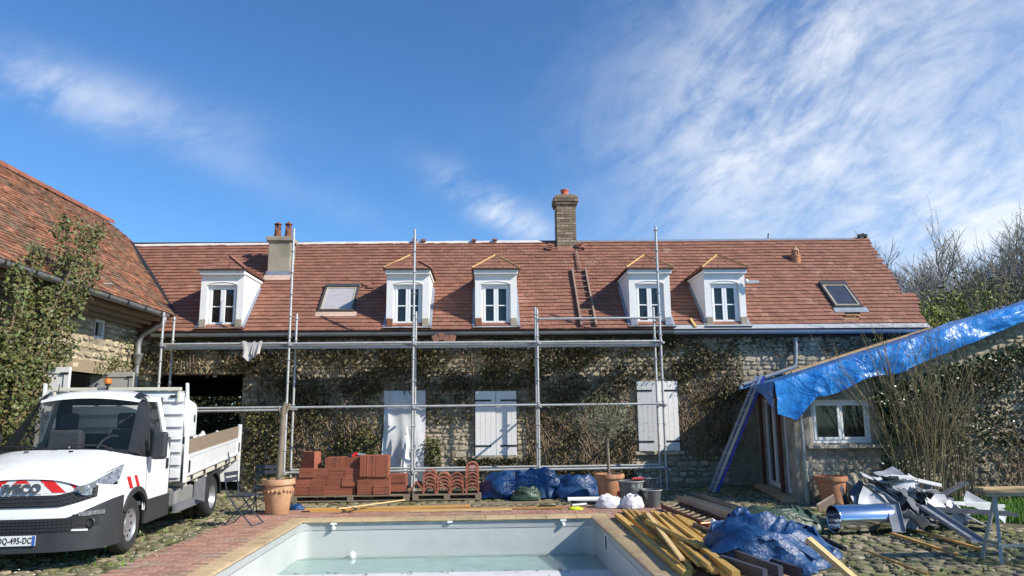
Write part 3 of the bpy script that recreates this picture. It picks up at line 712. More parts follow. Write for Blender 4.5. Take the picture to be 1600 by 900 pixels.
def dormer(x0, x1, style, label):
    z0, z1 = 3.70, 5.10; xm = (x0+x1)/2; yb = EY+(z1-EZ)/SL
    b = MB(); wx0, wx1, wz0, wz1 = xm-.355, xm+.355, 3.80, 4.84
    holes_wall(b, x0, x1, z0, z1, [(wx0, wx1, wz0, wz1)], lambda x, z: (x, DORM_Y, z), (0, -1, 0), .16)
    for (xa) in (x0, x1-.09): b.prism([(xa, DORM_Y+.161, z0+.16*SL), (xa, DORM_Y+.161, z1), (xa, yb, z1)], (.09, 0, 0))
    b.bb((wx0-.002, DORM_Y+.15, wz0-.05), (wx1+.002, DORM_Y+.25, wz1+.05))
    d = b.build('dormer', m_render, house); d['label'] = label
    # arched lintel line above the window
    ar = MB(); pts = [(xm+.36*math.cos(R(a))*1.0, 0, 4.80+.09*math.sin(R(a))+.02) for a in range(15, 166, 15)]
    ar.tube([(p[0], DORM_Y-.004, p[2]) for p in pts], .012, 6); ar.build('arch_moulding', m_render, d, smooth=60)
    # window: frame, two leaves with a middle bar, four panes
    yw = DORM_Y+.085; f = MB(); t = .045
    f.bb((wx0, yw, wz0), (wx0+t, yw+.06, wz1)); f.bb((wx1-t, yw, wz0), (wx1, yw+.06, wz1)); f.bb((wx0+t, yw, wz1-t), (wx1-t, yw+.06, wz1)); f.bb((wx0+t, yw, wz0), (wx1-t, yw+.06, wz0+.06))
    f.build('window_frame', m_pvc, d, bevel=.005)
    for (a, c) in ((wx0+t+.003, xm-.003), (xm+.003, wx1-t-.003)):
        l = MB(); q = .055; y0, y1 = yw-.012, yw+.045; za, zb = wz0+.062, wz1-t-.002; zm = (za+zb)/2-.02
        l.bb((a, y0, za), (a+q, y1, zb)); l.bb((c-q, y0, za), (c, y1, zb)); l.bb((a+q, y0, za), (c-q, y1, za+.075)); l.bb((a+q, y0, zb-q), (c-q, y1, zb)); l.bb((a+q, y0+.01, zm), (c-q, y1, zm+.028))
        lo_ = l.build('casement', m_pvc, d, bevel=.004)
        for (p, r_) in ((za+.075, zm), (zm+.028, zb-q)): MB().bb((a+q, y0+.03, p), (c-q, y1-.005, r_)).build('pane', m_glass, lo_)
    MB().bb((wx0-.02, DORM_Y-.045, wz0-.045), (wx1+.02, yw, wz0-.001)).build('sill', m_render, d, bevel=.008)
    MB().bb((x0-.03, DORM_Y-.10, z1-.02), (x1+.03, DORM_Y-.005, z1+.085)).build('fascia', m_render, d, bevel=.006)
    MB().bb((x0-.03, DORM_Y-.004, z1+.001), (x1+.03, yb+.05, z1+.06)).build('soffit', m_render, d)
    # hipped roof
    e = .07; X0, X1, Y0, ze, zt, ya = x0-e, x1+e, DORM_Y-.14, z1+.09, z1+.53, DORM_Y+.43
    y_e = EY+(ze-EZ)/SL; y_t = EY+(zt-EZ)/SL
    sl = MB(); V = [(X0, Y0, ze), (X1, Y0, ze), (X1, y_e, ze), (X0, y_e, ze), (xm, ya, zt), (xm, y_t, zt)]
    sl.add(V, [(0, 1, 4), (1, 2, 5, 4), (3, 0, 4, 5), (0, 3, 2, 1)]); dr = sl.build('dormer_roof', m_tile_dark, d)
    tl = MB(); tiled_poly(tl, V[0], V[1], V[4], V[4], 4); tiled_poly(tl, V[1], V[2], V[4], V[5], 4); tiled_poly(tl, V[3], V[0], V[5], V[4], 4)
    stuff(tl.build('dormer_tiles', m_tile, d, fix=False))
    MB().bb((X0-.01, Y0-.012, ze-.012), (X1+.01, Y0+.01, ze+.018)).build('eave_strip', mat('dark_fascia', (0.05, 0.035, 0.025), .9), d)
    hb = MB()
    for k, c in ((0, V[0]), (1, V[1])):
        if style == 'dark' or (style == 'half' and k == 1): continue
        hb.beam(Vector(c)+Vector((0, 0, .045)), Vector(V[4])+Vector((0, 0, .045)), .028, .03)
    if hb.v: hb.build('hip_batten', mat('new_pine', (0.58, 0.36, 0.13), 0.7, var=.15), d)
    if style in ('dark', 'half'):
        hp = MB()
        for c in ((V[1],) if style == 'dark' else (V[0], V[1])):
            n = 5
            for j in range(n):
                p, q = Vector(c).lerp(Vector(V[4]), j/n if style == 'dark' else j/n*.5), Vector(c).lerp(Vector(V[4]), (j+1.1)/n if style == 'dark' else (j+1.2)/n*.5); hp.beam(p+Vector((0, 0, .04)), q+Vector((0, 0, .03)), .10, .022, rnd=random.random())
        hp.build('hip_tiles', m_tile, d)
    for s_, xx in ((-1, x0), (1, x1)):                  # lead soakers where the cheeks meet the tiles
        sk_ = MB(); sk_.grid([[roofP(xx+s_*.005, s, .03+h) for h in (0, .03)] + [roofP(xx+s_*.07, s, .046)] for s in (.12, .6, 1.2, 1.8)], thick=(0, 0, .004)); sk_.build('soaker', m_lead if style != 'pine5' else m_zinc, d)
    kind = {'dark': m_tile, 'half': m_zincnew, 'pine3': m_zincnew, 'pine4': m_lead, 'pine5': m_zincnew}[style]
    apn = MB(); apn.grid([[Vector((x, y, z)) for x in (x0-.06, x1+.1)] for y, z in ((17.57, 3.765), (DORM_Y-.07, 3.79), (DORM_Y-.012, 3.80))], thick=(0, 0, -.01)); apn.build('apron', kind, d)
    for s_, xx in ((0, x0), (1, x1-.17)):               # tile and lead left at the feet of the jambs
        MB().box((xx+.085, DORM_Y-.025, 3.90), (.16, .05, .20), Matrix.Rotation(R(rnd(-4, 4)), 3, 'Y')).build('jamb_flashing', {'pine4': m_lead}.get(style, random.choice([m_lead, m_terradark, m_concrete])), d, bevel=.01)
    return d
dormer(-6.79, -5.77, 'dark', 'white dormer with a dark tiled hip'); dormer(-2.34, -1.31, 'half', 'white dormer with unfinished hips'); dormer(-.19, .83, 'pine3', 'white dormer with two pale hip battens')
dormer(3.60, 4.62, 'pine4', 'white dormer with blue lead apron'); d5 = dormer(5.48, 6.50, 'pine5', 'white dormer carrying a security camera')
sc_ = MB(); sc_.lathe([(.055, 0), (.055, .02), (.045, .05), (.02, .065)], 14, (6.52, 17.70, 4.88), True, Matrix.Rotation(R(90), 3, 'X')); sc_.beam((6.52, 17.68, 4.86), (6.80, 17.60, 4.85), .06, .06)
tag(sc_.build('security_camera', m_whiteplastic, smooth=40), 'white security camera on the corner of a dormer', 'camera')

# ---------------------------------------------------------------- shutters and door
def shutter(x0, x1, z0, z1, swing, hinge_left):
    w_ = x1-x0; n = 4; pv_ = (x0 if hinge_left else x1); rt = Matrix.Rotation(R(swing), 3, 'Z')
    def T(p): q = Vector((p[0]-pv_, p[1], p[2])); q = rt @ q; return Vector((q.x+pv_, WY-.075+q.y, q.z))
    root = None
    def bx(mb, a, b):
        tmp = MB().bb(a, b); mb.add([T(v_) for v_ in tmp.v], tmp.f); return mb
    back = bx(MB(), (x0, -.012, z0), (x1, .006, z1)).build('shutter', m_shutter, house)
    for k in range(n):
        a = x0+w_*k/n+.002; b = x0+w_*(k+1)/n-.002; bx(MB(), (a, -.032, z0-.003), (b, -.013, z1+.003)).build('plank', m_shutter, back, bevel=.003)
    for z in (z0+.22, z1-.22):
        a, b = (x0-.03, x0+w_*.78) if hinge_left else (x0+w_*.22, x1+.03)
        bx(MB(), (a, -.042, z-.02), (b, -.033, z+.02)).build('strap_hinge', m_iron, back)
shutter(-.19, .295, .74, 2.24, 0, True); shutter(.305, .79, .74, 2.24, -2.0, False)
shutter(3.70, 4.16, .80, 2.44, 11, True) if False else shutter(3.70, 4.16, .80, 2.44, -9, True); shutter(4.19, 4.68, .80, 2.44, 3, False)
MB().bb((-.28, WY-.10, .64), (.9, WY+.1, .735)).build('window_sill', m_stone, house, bevel=.02)
MB().bb((3.6, WY-.10, .70), (4.8, WY+.1, .79)).build('window_sill', m_stone, house, bevel=.02)
dr = MB(); dr.bb((-2.31, WY+.14, 0.0), (-1.44, WY+.19, 2.24)); do = dr.build('door', mat('grey_door', (0.32, 0.33, 0.33), .6), house)
MB().bb((-2.2, WY+.12, 1.15), (-1.55, WY+.145, 2.1)).build('door_pane', m_glass, do)
# plastic sheet taped over the doorway
def P_sheet(u, v):
    x = -2.36+.98*u; z = 2.27-2.1*v
    y = WY-.085-.035*math.sin(u*9+v*3)*(.25+v)-.05*mnoise.noise(Vector((u*4, v*5, 2)))-.10*math.exp(-((u-.42-.12*v)/.10)**2)*v
    return Vector((x+.02*math.sin(v*6), y, z))
sh = MB(); sh.grid([[P_sheet(i/28, k/40) for i in range(29)] for k in range(41)]); tag(sh.build('plastic_sheet', m_sheet, smooth=60, fix=False), 'pale plastic sheet hung over the farmhouse doorway', 'plastic sheet')
sh = MB()
for k in range(1): sh.grid([[Vector((-1.95+.34*u+.04*math.sin(7*v), 17.55-.05*math.sin(u*7)+.04*mnoise.noise(Vector((u*5, v*6, 4))), 1.35*(1-v)**1.0*(1-.9*abs(u-.5)*2*(1-v))+.12)) for u in [i/12 for i in range(13)]] for v in [j/20 for j in range(21)]])
tag(sh.build('plastic_sheet', mat('clear_film', (0.72, 0.72, 0.72), .25), smooth=60, fix=False), 'crumpled clear film slumped against the covered doorway', 'plastic sheet')
# ------------------------------------------------------------------ barn on the left
BX = -8.2
barn = thing('barn', 'old stone barn with mossy brown tile roof beside the farmhouse', 'barn', (-10.6, 14, 0))
p1_ = onX(150, 497, BX); p2_ = onX(158, 530, BX)
BWIN = (p1_.y-.02, p1_.y+.42, p2_.z, p1_.z)
BH = [(12.9, 16.6, 0, 2.62), BWIN]
w = MB(); holes_wall(w, 7.5, 17.98, -.1, 4.0, BH, lambda y, z: (BX, y, z), (1, 0, 0), .5); w.build('wall', m_wall, barn)
BROT = Matrix(((0, -1, 0), (1, 0, 0), (0, 0, 1)))
st = rubble(7.6, 17.9, 0.05, 3.72, BH, lambda y, z: Vector((BX, y, z)), BROT, .08, .19, .10, .34, .03, .016)
m_bstone = mat('barn_limestone', (0.50, 0.42, 0.28), 0.9, var=0.25, scale=9, bump=0.5, bscale=40, rnd=0.2, col2=(0.36, 0.29, 0.19), blotch=(1.4, 0.48, 0.66))
place_stones(st, barn, 'stone', 'stones', m_bstone, 200, lambda s: s[0].translation.z*1.0+s[0].translation.y*.5 if s[0].translation.y > 11 else 0)
MB().bb((BX-.4, 12.7, 2.62), (BX+.03, 16.8, 2.88)).build('lintel', mat('oak_lintel', (0.30, 0.235, 0.15), 0.9, var=.3, aniso=(1, 4, 12)), barn)
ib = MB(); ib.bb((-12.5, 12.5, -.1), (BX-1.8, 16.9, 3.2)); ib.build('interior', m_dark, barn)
MB().bb((BX-.3, BWIN[0], BWIN[2]), (BX-.26, BWIN[1], BWIN[3])).build('window_pane', m_glass, barn)
wf = MB(); wf.bb((BX-.12, BWIN[0], BWIN[2]), (BX-.02, BWIN[0]+.07, BWIN[3])); wf.bb((BX-.12, BWIN[1]-.07, BWIN[2]), (BX-.02, BWIN[1], BWIN[3])); wf.bb((BX-.12, BWIN[0]+.06, BWIN[3]-.06), (BX-.022, BWIN[1]-.06, BWIN[3])); wf.bb((BX-.12, BWIN[0]+.06, BWIN[2]), (BX-.022, BWIN[1]-.06, BWIN[2]+.06)); wf.build('window_frame', m_shutter, barn)
# boarded eaves
for (x0, x1, z0, z1) in ((BX-.05, BX+.12, 3.78, 3.86), (BX+.08, BX+.30, 3.87, 3.95), (BX+.26, BX+.50, 3.96, 4.04), (BX+.46, BX+.64, 4.05, 4.10)):
    MB().bb((x0, 7.6, z0), (x1, 17.75, z1)).build('eave_board', m_oldwood, barn)
# roof
BE = Vector((-7.52, 0, 4.14)); BR = Vector((-10.65, 0, 7.22)); bd = (BR-BE); BL = bd.length; bd.normalize(); bn = Vector((-bd.z, 0, bd.x)); bn = bn if bn.z > 0 else -bn
def bP(y, s, h=0.0):
    return BE + bd*s + bn*(h+.05*mnoise.noise(Vector((y*.3, s*.45, 8)))*min(1, s)) + Vector((0, y, 0))
def vY(z): return EY+(z-EZ)/SL+.03
zr = 6.60; xr_ = BE.x-(zr-BE.z)/(bd.z/-bd.x)
poly = [(BE.x, 7.4, BE.z), (BE.x, vY(BE.z), BE.z), (xr_, vY(zr), zr), (xr_, 21.15, zr), (BR.x, 20.5, BR.z), (BR.x, 7.4, BR.z)]
rs = MB(); rs.prism([Vector(p)-bn*.07 for p in poly], bn*-.08)
rs.add([(BR.x, 7.4, BR.z-.06), (BR.x, 20.5, BR.z-.06), (-14.0, 23.6, 4.0), (-14.0, 7.4, 4.0)], [(0, 1, 2, 3)]); rs.add([(BR.x, 20.5, BR.z-.06), (-14.0, 23.6, 4.0), (-7.3, 23.6, 4.0)], [(0, 1, 2)])
broof = rs.build('roof', m_tile_dark, barn)
g_ = .118; n = int(BL/g_); tl = []
for i in range(n+1):
    s = i*g_; z = BE.z+s*bd.z; lim = vY(z)+.04 if z < zr else 20.5+(BR.z-z); y = 7.4-rnd(0, .17)
    while y < lim-.05:
        w_ = min(rnd(.15, .18), lim-y); tl.append((i, s, y, w_)); y += w_
tl.sort(key=lambda t: abs(t[2]-15.5)+abs(t[1]-2.0)*.8)
rest = MB()
for j, (i, s, y, w_) in enumerate(tl):
    l = .032+rnd(-.006, .010); tw = rnd(-.007, .007); s0 = s+rnd(-.012, .012); s1 = min(s+g_+.05, BL+.03)
    if random.random() < .02: l += .025
    vs = [bP(y+.003, s0, 0), bP(y+w_-.003, s0, 0), bP(y+w_-.003, s0, l+tw), bP(y+.003, s0, l-tw), bP(y+.003, s1, .014), bP(y+w_-.003, s1, .014)]
    if j < 300: mb = MB(); mb.add(vs, TF, random.random()); mb.build('roof_tile', m_oldtile, broof, fix=False)
    else: rest.add(vs, TF, random.random())
stuff(rest.build('roof_tiles', m_oldtile, broof, fix=False))
y = 9.0
while y < 20.5:
    r_ = MB(); ax = Matrix.Rotation(R(-90), 3, 'X'); L = .40
    pts = [[Vector((BR.x+.13*math.cos(R(a)), y+dy, BR.z-.05+(.13+.012*(dy > 0))*math.sin(R(a)))) for a in range(0, 181, 30)] for dy in (0, L)]
    r_.grid(pts, thick=(0, 0, .02)); r_.build('ridge_tile', m_ridge, broof, smooth=50); y += .37
vf = MB(); vf.beam((BE.x+.05, vY(BE.z)-.02, BE.z+.03), (xr_+.05, vY(zr)-.02, zr+.03), .10, .02, up=(.5, -.5, 1)); vf.build('valley_flashing', m_iron, broof)
# lime patches and slipped tiles
for (y, s) in ((13.6, .35), (13.9, .42), (14.3, .3), (15.0, .22)):
    MB().box(bP(y, s, .06), (.13, .26, .015), Matrix.Rotation(R(-44), 3, 'Y') @ Matrix.Rotation(R(rnd(-15, 15)), 3, 'Z')).build('slipped_tile', mat('pale_old_tile', (0.45, 0.38, 0.30), .9), broof)
gt = gutter(MB(), (-7.44, 7.4, 4.11), (-7.44, 17.45, 4.085), .09); gto = gt.build('gutter', m_zinc, barn, smooth=35)
for k in range(12): y = 8.2+k*.8; MB().box((-7.44, y, 4.06), (.21, .025, .10)).build('gutter_bracket', m_iron, gto)
dp = MB(); q = [(-7.46, 17.38, 4.02), (-7.46, 17.38, 3.90), (-7.62, 17.45, 3.78), (-7.95, 17.52, 3.62), (-8.06, 17.54, 3.45), (-8.06, 17.54, 3.15)]
dp.tube(catmull(q, 5), .062, 12); dpo = dp.build('downpipe', m_zinc, barn, smooth=50)
hp = MB(); hp.lathe([(.06, 2.92), (.075, 3.0), (.10, 3.12), (.115, 3.14), (.115, 3.18)], 16, (-8.06, 17.54, 0)); hp.build('hopper', m_zinc, dpo, smooth=40)
lo_ = MB(); lo_.tube([(-8.06, 17.54, 2.95), (-8.06, 17.54, .05)], .05, 12); lo_.build('lower_pipe', m_zinc, dpo, smooth=50)
# barn door leaves folded out over the yard
def leaf(px0, px1, py0, Y, name, material, label):
    a = onY(px0, py0, Y); b_ = onY(px1, py0+2, Y); top = a.z
    t = thing(name, label, 'door', ((a.x+b_.x)/2, Y, 0))
    MB().bb((a.x, Y-.02, .08), (b_.x, Y+.02, top)).build('door_leaf', material, t)
    f = MB(); q = .09; y0, y1 = Y-.038, Y-.021
    f.bb((a.x, y0, .08), (a.x+q, y1, top)); f.bb((b_.x-q, y0, .08), (b_.x, y1, top)); f.bb((a.x+q, y0, top-q*1.2), (b_.x-q, y1, top)); f.bb((a.x+q, y0, 1.3), (b_.x-q, y1, 1.42)); f.bb((a.x+q, y0, .08), (b_.x-q, y1, .2)); f.build('door_rails', material, t, bevel=.004)
    MB().bb((b_.x-.14, y0-.012, top-.12), (b_.x-.01, y0-.001, top-.09)).build('hinge', m_iron, t)
leaf(66, 111, 574, 13.0, 'door_leaf', m_shutter, 'white barn door leaf standing open beside the climbing rose')
leaf(143, 210, 582, 16.4, 'door_leaf', m_greydoor, 'grey panelled barn door leaf standing open behind the truck')
# ------------------------------------------------------------------ annex with the blue tarpaulin, and the garden wall
A0 = Vector((5.9, 14.05, 0)); B0 = Vector((6.62, 17.95, 0)); AU = (B0-A0).normalized(); AN = Vector((-AU.y, AU.x, 0)); LW = (B0-A0).length
annex = thing('annex', 'low stone lean-to with glazed doors and white window under a blue tarpaulin', 'outbuilding', (7, 14.05, 0))
def LP(t, z, o=0.0): return A0+AU*t+AN*o+Vector((0, 0, z))       # left wall: t from the front corner, o outwards
w = MB(); AH = [(.38, 1.08, .06, 1.98), (1.30, 3.0, .06, 1.98)]
holes_wall(w, 0, LW, -.1, 2.18, AH, lambda t, z: LP(t, z), AN, .3)
FH = [(6.27, 7.43, 1.08, 1.90)]
holes_wall(w, 5.9, 8.0, -.1, 2.15, FH, lambda x, z: (x, 14.05, z), (0, -1, 0), .3)
w.add([(5.9, 14.05, 2.15), (8.0, 14.05, 2.15), (8.0, 14.05, 2.74), (5.9, 14.05, 2.18)], [(0, 1, 2, 3)])
m_awall = mat('old_lime_render', (0.34, 0.31, 0.25), .95, var=.3, scale=4, bump=.5, bscale=30, col2=(0.20, 0.19, 0.145), blotch=(1.6, .45, .62))
w.build('wall', m_awall, annex)
st = rubble(5.95, 8.0, 0.02, .98, [], lambda x, z: Vector((x, 14.05, z)), Matrix.Identity(3), .09, .18, .14, .36, .018, .025)
place_stones(st, annex, 'stone', 'stones', m_stone, 40, lambda s: s[0].translation.z)
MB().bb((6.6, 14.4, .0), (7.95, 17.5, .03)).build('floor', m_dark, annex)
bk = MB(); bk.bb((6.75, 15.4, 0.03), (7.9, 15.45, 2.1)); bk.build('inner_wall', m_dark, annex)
# front window
t = .06; wx0, wx1, wz0, wz1 = 6.27, 7.43, 1.08, 1.90; y = 14.12
f = MB(); f.bb((wx0, y, wz0), (wx0+t, y+.06, wz1)); f.bb((wx1-t, y, wz0), (wx1, y+.06, wz1)); f.bb((wx0+t, y, wz1-t), (wx1-t, y+.06, wz1)); f.bb((wx0+t, y, wz0), (wx1-t, y+.06, wz0+t))
wo = f.build('window', m_pvc, annex, bevel=.005); xm = (wx0+wx1)/2
for (a, b_) in ((wx0+t+.003, xm-.002), (xm+.002, wx1-t-.003)):
    s_ = MB(); q = .05; za, zb = wz0+t+.002, wz1-t-.002
    s_.bb((a, y-.015, za), (a+q, y+.04, zb)); s_.bb((b_-q, y-.015, za), (b_, y+.04, zb)); s_.bb((a+q, y-.015, za), (b_-q, y+.04, za+q)); s_.bb((a+q, y-.015, zb-q), (b_-q, y+.04, zb)); s_.build('sash', m_pvc, wo, bevel=.004)
    MB().bb((a+q, y+.01, za+q), (b_-q, y+.03, zb-q)).build('pane', m_glass, wo)
MB().bb((6.10, 13.90, .985), (7.56, 14.10, 1.05)).build('window_sill', mat('stone_sill', (0.40, .35, .28), .9, var=.25, bump=.3), annex, bevel=.012)
# glazed doors in the side wall
def lbox(mb, t0, t1, z0, z1, o0, o1):
    vs = [LP(t_, z, o) for t_ in (t0, t1) for o in (o0, o1) for z in (z0, z1)]
    return mb.add(vs, [(0, 1, 3, 2), (4, 6, 7, 5), (0, 4, 5, 1), (2, 3, 7, 6), (0, 2, 6, 4), (1, 5, 7, 3)])
for (t0, t1) in ((.40, 1.06), (1.32, 2.14), (2.16, 2.98)):
    d_ = MB(); q = .075
    lbox(d_, t0, t0+q, .08, 1.96, -.12, -.05); lbox(d_, t1-q, t1, .08, 1.96, -.12, -.05); lbox(d_, t0+q, t1-q, .08, .08+q*1.3, -.12, -.05); lbox(d_, t0+q, t1-q, 1.96-q, 1.96, -.12, -.05)
    do = d_.build('glazed_door', m_pvc, annex); lbox(MB(), t0+q, t1-q, .08+q*1.3, 1.96-q, -.10, -.08).build('pane', mat('door_glass', (0.03, 0.035, 0.035), .05, spec=.6), do)
lbox(MB(), 1.09, 1.29, .0, 2.12, .0, .05).build('post', m_brownwood, annex); lbox(MB(), 3.02, 3.22, 0, 2.12, 0, .05).build('post', m_brownwood, annex)
lbox(MB(), .2, 3.3, 1.99, 2.15, .002, .06).build('door_beam', m_brownwood, annex); lbox(MB(), .1, 3.3, -.02, .055, -.1, .25).build('threshold', m_coping, annex)
# roof deck
def EV(y): return 5.62+.70*(y-14)/4            # eave line
def rz(x, y): return 2.21+.293*(x-EV(y))*(1.0 if y < 16 else 1.0)
rf = MB(); ysr = [13.78, 15.2, 16.6, 17.99]
P = [[Vector((EV(y)+(12.9-EV(y))*u, y, rz(EV(y)+(12.9-EV(y))*u, y))) for u in (0, .25, .5, .75, 1)] for y in ysr]
rf.grid(P, thick=(0, 0, -.12)); rf.build('roof', mat('old_roof_boards', (0.10, .075, .05), .9), annex)
# drain pipe stub and thin pipe at the corner
dpp = MB(); dpp.tube([(6.02, 13.93, -.02), (6.02, 13.93, .70)], .05, 12); dpp.lathe([(.058, .64), (.062, .66), (.062, .76), (.055, .76)], 14, (6.02, 13.93, 0)); pp = dpp.build('drain_pipe', mat('mossy_pipe', (0.34, .35, .29), .7, var=.3, scale=8), annex, smooth=40)
up = MB(); up.tube([(6.02, 13.95, .75), (6.02, 13.96, 2.15)], .035, 10); up.build('upper_pipe', m_zinc, pp, smooth=40)
# tarpaulin: lies on the roof and hangs over its front edge
m_tarp = mat('blue_tarpaulin', (0.016, 0.19, 0.56), .32, var=.18, scale=5, bump=.3, bscale=9, spec=.5, col2=(0.04, 0.28, 0.64), blotch=(3, .5, .7))
def tarp_pt(u, v):
    x = 5.50+7.4*u
    if v < 0.55:
        k = v/.55; y = 17.95-(17.95-13.74)*k; ex = EV(y)-.10; x = ex+(12.9-ex)*u; z = rz(x, y)+.03+.05*abs(mnoise.noise(Vector((x*1.6, y*1.9, 1))))+.03*abs(mnoise.noise(Vector((x*5, y*5, 4))))
        return Vector((x, y, z))
    k = (v-.55)/.45; ex = EV(13.74)-.10; x = ex+(12.9-ex)*u
    hang = .50+.05*math.sin(x*5)+.05*mnoise.noise(Vector((x*1.5, 0, 9)))
    if x > 8.0: hang = .52-.08*(x-8.0)
    hang = max(hang, .16)
    corner = max(0, 1-abs(x-5.82)/.42); hang += .36*corner
    wr = .10*mnoise.noise(Vector((x*2.2, k*1.2, 5)))+.022*mnoise.noise(Vector((x*7, k*4, 7)))
    return Vector((x+.02*mnoise.noise(Vector((x*4, k*3, 2))), 13.74-.05*min(1, k*3)-.03*k+wr*(.3+.7*k), rz(x, 13.78)+.05-hang*k))
tp = MB(); NU, NV = 150, 60
tp.grid([[tarp_pt(i/NU, j/NV) for i in range(NU+1)] for j in range(NV+1)]); 
tag(tp.build('tarpaulin', m_tarp, smooth=70, fix=False), 'bright blue tarpaulin spread over the annex roof, its edge hanging down', 'tarpaulin')
# left flap of the tarp folded round the corner
def flap(u, v):
    y = 13.76+1.9*u; ln = (.50*(1-u)**1.5+.10); x = EV(y)-.12-.02*math.sin(v*3)+.03*mnoise.noise(Vector((u*6, v*4, 3))); return Vector((x, y, rz(EV(y), y)+.04-ln*v))
fp = MB(); fp.grid([[flap(i/30, j/16) for i in range(31)] for j in range(17)]); tag(fp.build('tarpaulin', m_tarp, smooth=70, fix=False), 'blue tarpaulin flap folded down at the annex corner above the glazed doors', 'tarpaulin')
m_lumber = mat('sawn_lumber', (0.46, 0.30, 0.15), .75, var=.25, scale=3, aniso=(1, 6, 12), rnd=.25)
for k, (y, x0, x1, s) in enumerate(((14.9, 6.3, 8.9, .08), (15.5, 6.4, 9.8, .10), (16.1, 6.6, 9.2, .07))):
    mb = MB(); mb.beam((x0, y, rz(x0, y)+.115), (x1, y+.15, rz(x1, y+.15)+.115), s, .03, rnd=random.random()); tag(mb.build('plank', m_lumber), 'weathered plank weighing down the blue tarpaulin on the annex roof', 'plank', 'planks on the tarpaulin roof')
# garden wall going on to the right
gw = thing('garden_wall', 'tall ivy-grown rubble garden wall beyond the annex window', 'wall', (12, 14.05, 0))
w = MB(); w.prism([(8.0, 14.05, -.1), (17, 14.05, -.1), (17, 14.05, 4.0), (12.5, 14.05, 4.0), (8.0, 14.05, 2.74)], (0, .45, 0)); w.build('wall_core', m_awall, gw)
st = [s for s in rubble(8.02, 16.8, 0.03, 3.9, [], lambda x, z: Vector((x, 14.05, z)), Matrix.Identity(3), .09, .20, .12, .38, .03, .018) if s[0].translation.z < 2.5+.28*(s[0].translation.x-8)]
place_stones(st, gw, 'stone', 'stones', m_stone, 200, lambda s: s[0].to_scale().x*s[0].to_scale().z)
# ------------------------------------------------------------------ scaffold
SYF, SYR = 16.80, 17.38
scaf = thing('scaffold', 'galvanised tube scaffold standing along the farmhouse wall', 'scaffold', (-1.6, 17.1, 0))
def zat(px, py, Y=SYF): return onY(px, py, Y).z
ZD = zat(645, 536); ZM = zat(645, 635); ZB = zat(645, 736); ZG = zat(940, 498)
STX = [onY(248, 600, SYF).x, onY(445, 700, SYF).x, onY(645, 600, SYF).x, onY(841, 620, SYF).x, onY(1036, 620, SYF).x]
tops = [zat(242, 488), zat(459, 357), zat(648, 358), zat(837, 483), zat(1024, 354)]
rtops = [zat(262, 495, SYR), zat(460, 490, SYR), zat(650, 487, SYR), zat(840, 480, SYR), zat(1020, 480, SYR)]
def standard(x, y, top, lean=0.0):
    mb = MB(); mb.tube([(x, y, .10), (x+lean, y, top)], .0275, 10)
    z = .45
    while z < top-.05: mb.lathe([(.026, -.005), (.058, -.004), (.058, .004), (.026, .005)], 8, (x+lean*(z/top), y, z)); z += .5
    s = mb.build('standard', m_galv, scaf, smooth=50)
    MB().bb((x-.075, y-.075, 0.0), (x+.075, y+.075, .008)).tube([(x, y, .008), (x, y, .14)], .017, 8).build('base_jack', m_galv, s)
for x, t1, t2 in zip(STX, tops, rtops):
    standard(x, SYF, t1); standard(x, SYR, min(t2, 4.25))
def coupler(p):
    MB().lathe([(.036, -.04), (.042, -.03), (.042, .03), (.036, .04)], 8, p).build('coupler', m_zinc, scaf)
def rail(name, a, b, r=.0265):
    mb = MB(); mb.tube([a, b], r, 10); mb.build(name, m_galv, scaf, smooth=50)
for i in range(4):
    a, b = STX[i], STX[i+1]
    for (z, y) in ((ZD, SYF), (ZD-.005, SYR)): rail('ledger', (a+.03, y-.045, z), (b-.03, y-.045, z+.008))
    rail('ledger', (a+.03, SYF+.045, ZD-.09), (b-.03, SYF+.045, ZD-.085))
    rail('ledger', (a+.03, SYF-.045, ZM), (b-.03, SYF-.045, ZM+.008))
    if i == 0: rail('ledger', (a+.03, SYF-.045, ZM-.065), (b-.03, SYF-.045, ZM-.055))
    if i > 0: rail('ledger', (a+.03, SYF-.045, ZB), (b-.03, SYF-.045, ZB+.008)); rail('ledger', (a+.03, SYR-.045, ZB+.02), (b-.03, SYR-.045, ZB+.03))
    for k in range(2):                            # steel deck planks, two abreast
        y0 = SYF+.06+k*.235; pl = MB(); pl.bb((a+.05, y0, ZD+.0), (b-.05, y0+.225, ZD+.03)); pl.bb((a+.05, y0, ZD-.045), (b-.05, y0+.012, ZD+.0)); pl.bb((a+.05, y0+.213, ZD-.045), (b-.05, y0+.225, ZD)); pl.build('deck_plank', m_zinc, scaf)
rail('guard_rail', (STX[3]+.03, SYF-.045, ZG), (STX[4]-.03, SYF-.045, ZG+.01)); rail('guard_rail', (STX[4]+.045, SYF, ZG+.0), (STX[4]+.045, SYR, ZG+.0))
for i, x in enumerate(STX):
    for z in (ZD-.03, ZM-.03, ZB-.03):
        if i == 0 and z < 1: continue
        rail('transom', (x+.045, SYF-.12, z), (x+.045, SYR+.12, z))
    for z in (ZD, ZM, ZB): coupler((x, SYF-.03, z))
    coupler((x, SYR-.03, ZD))
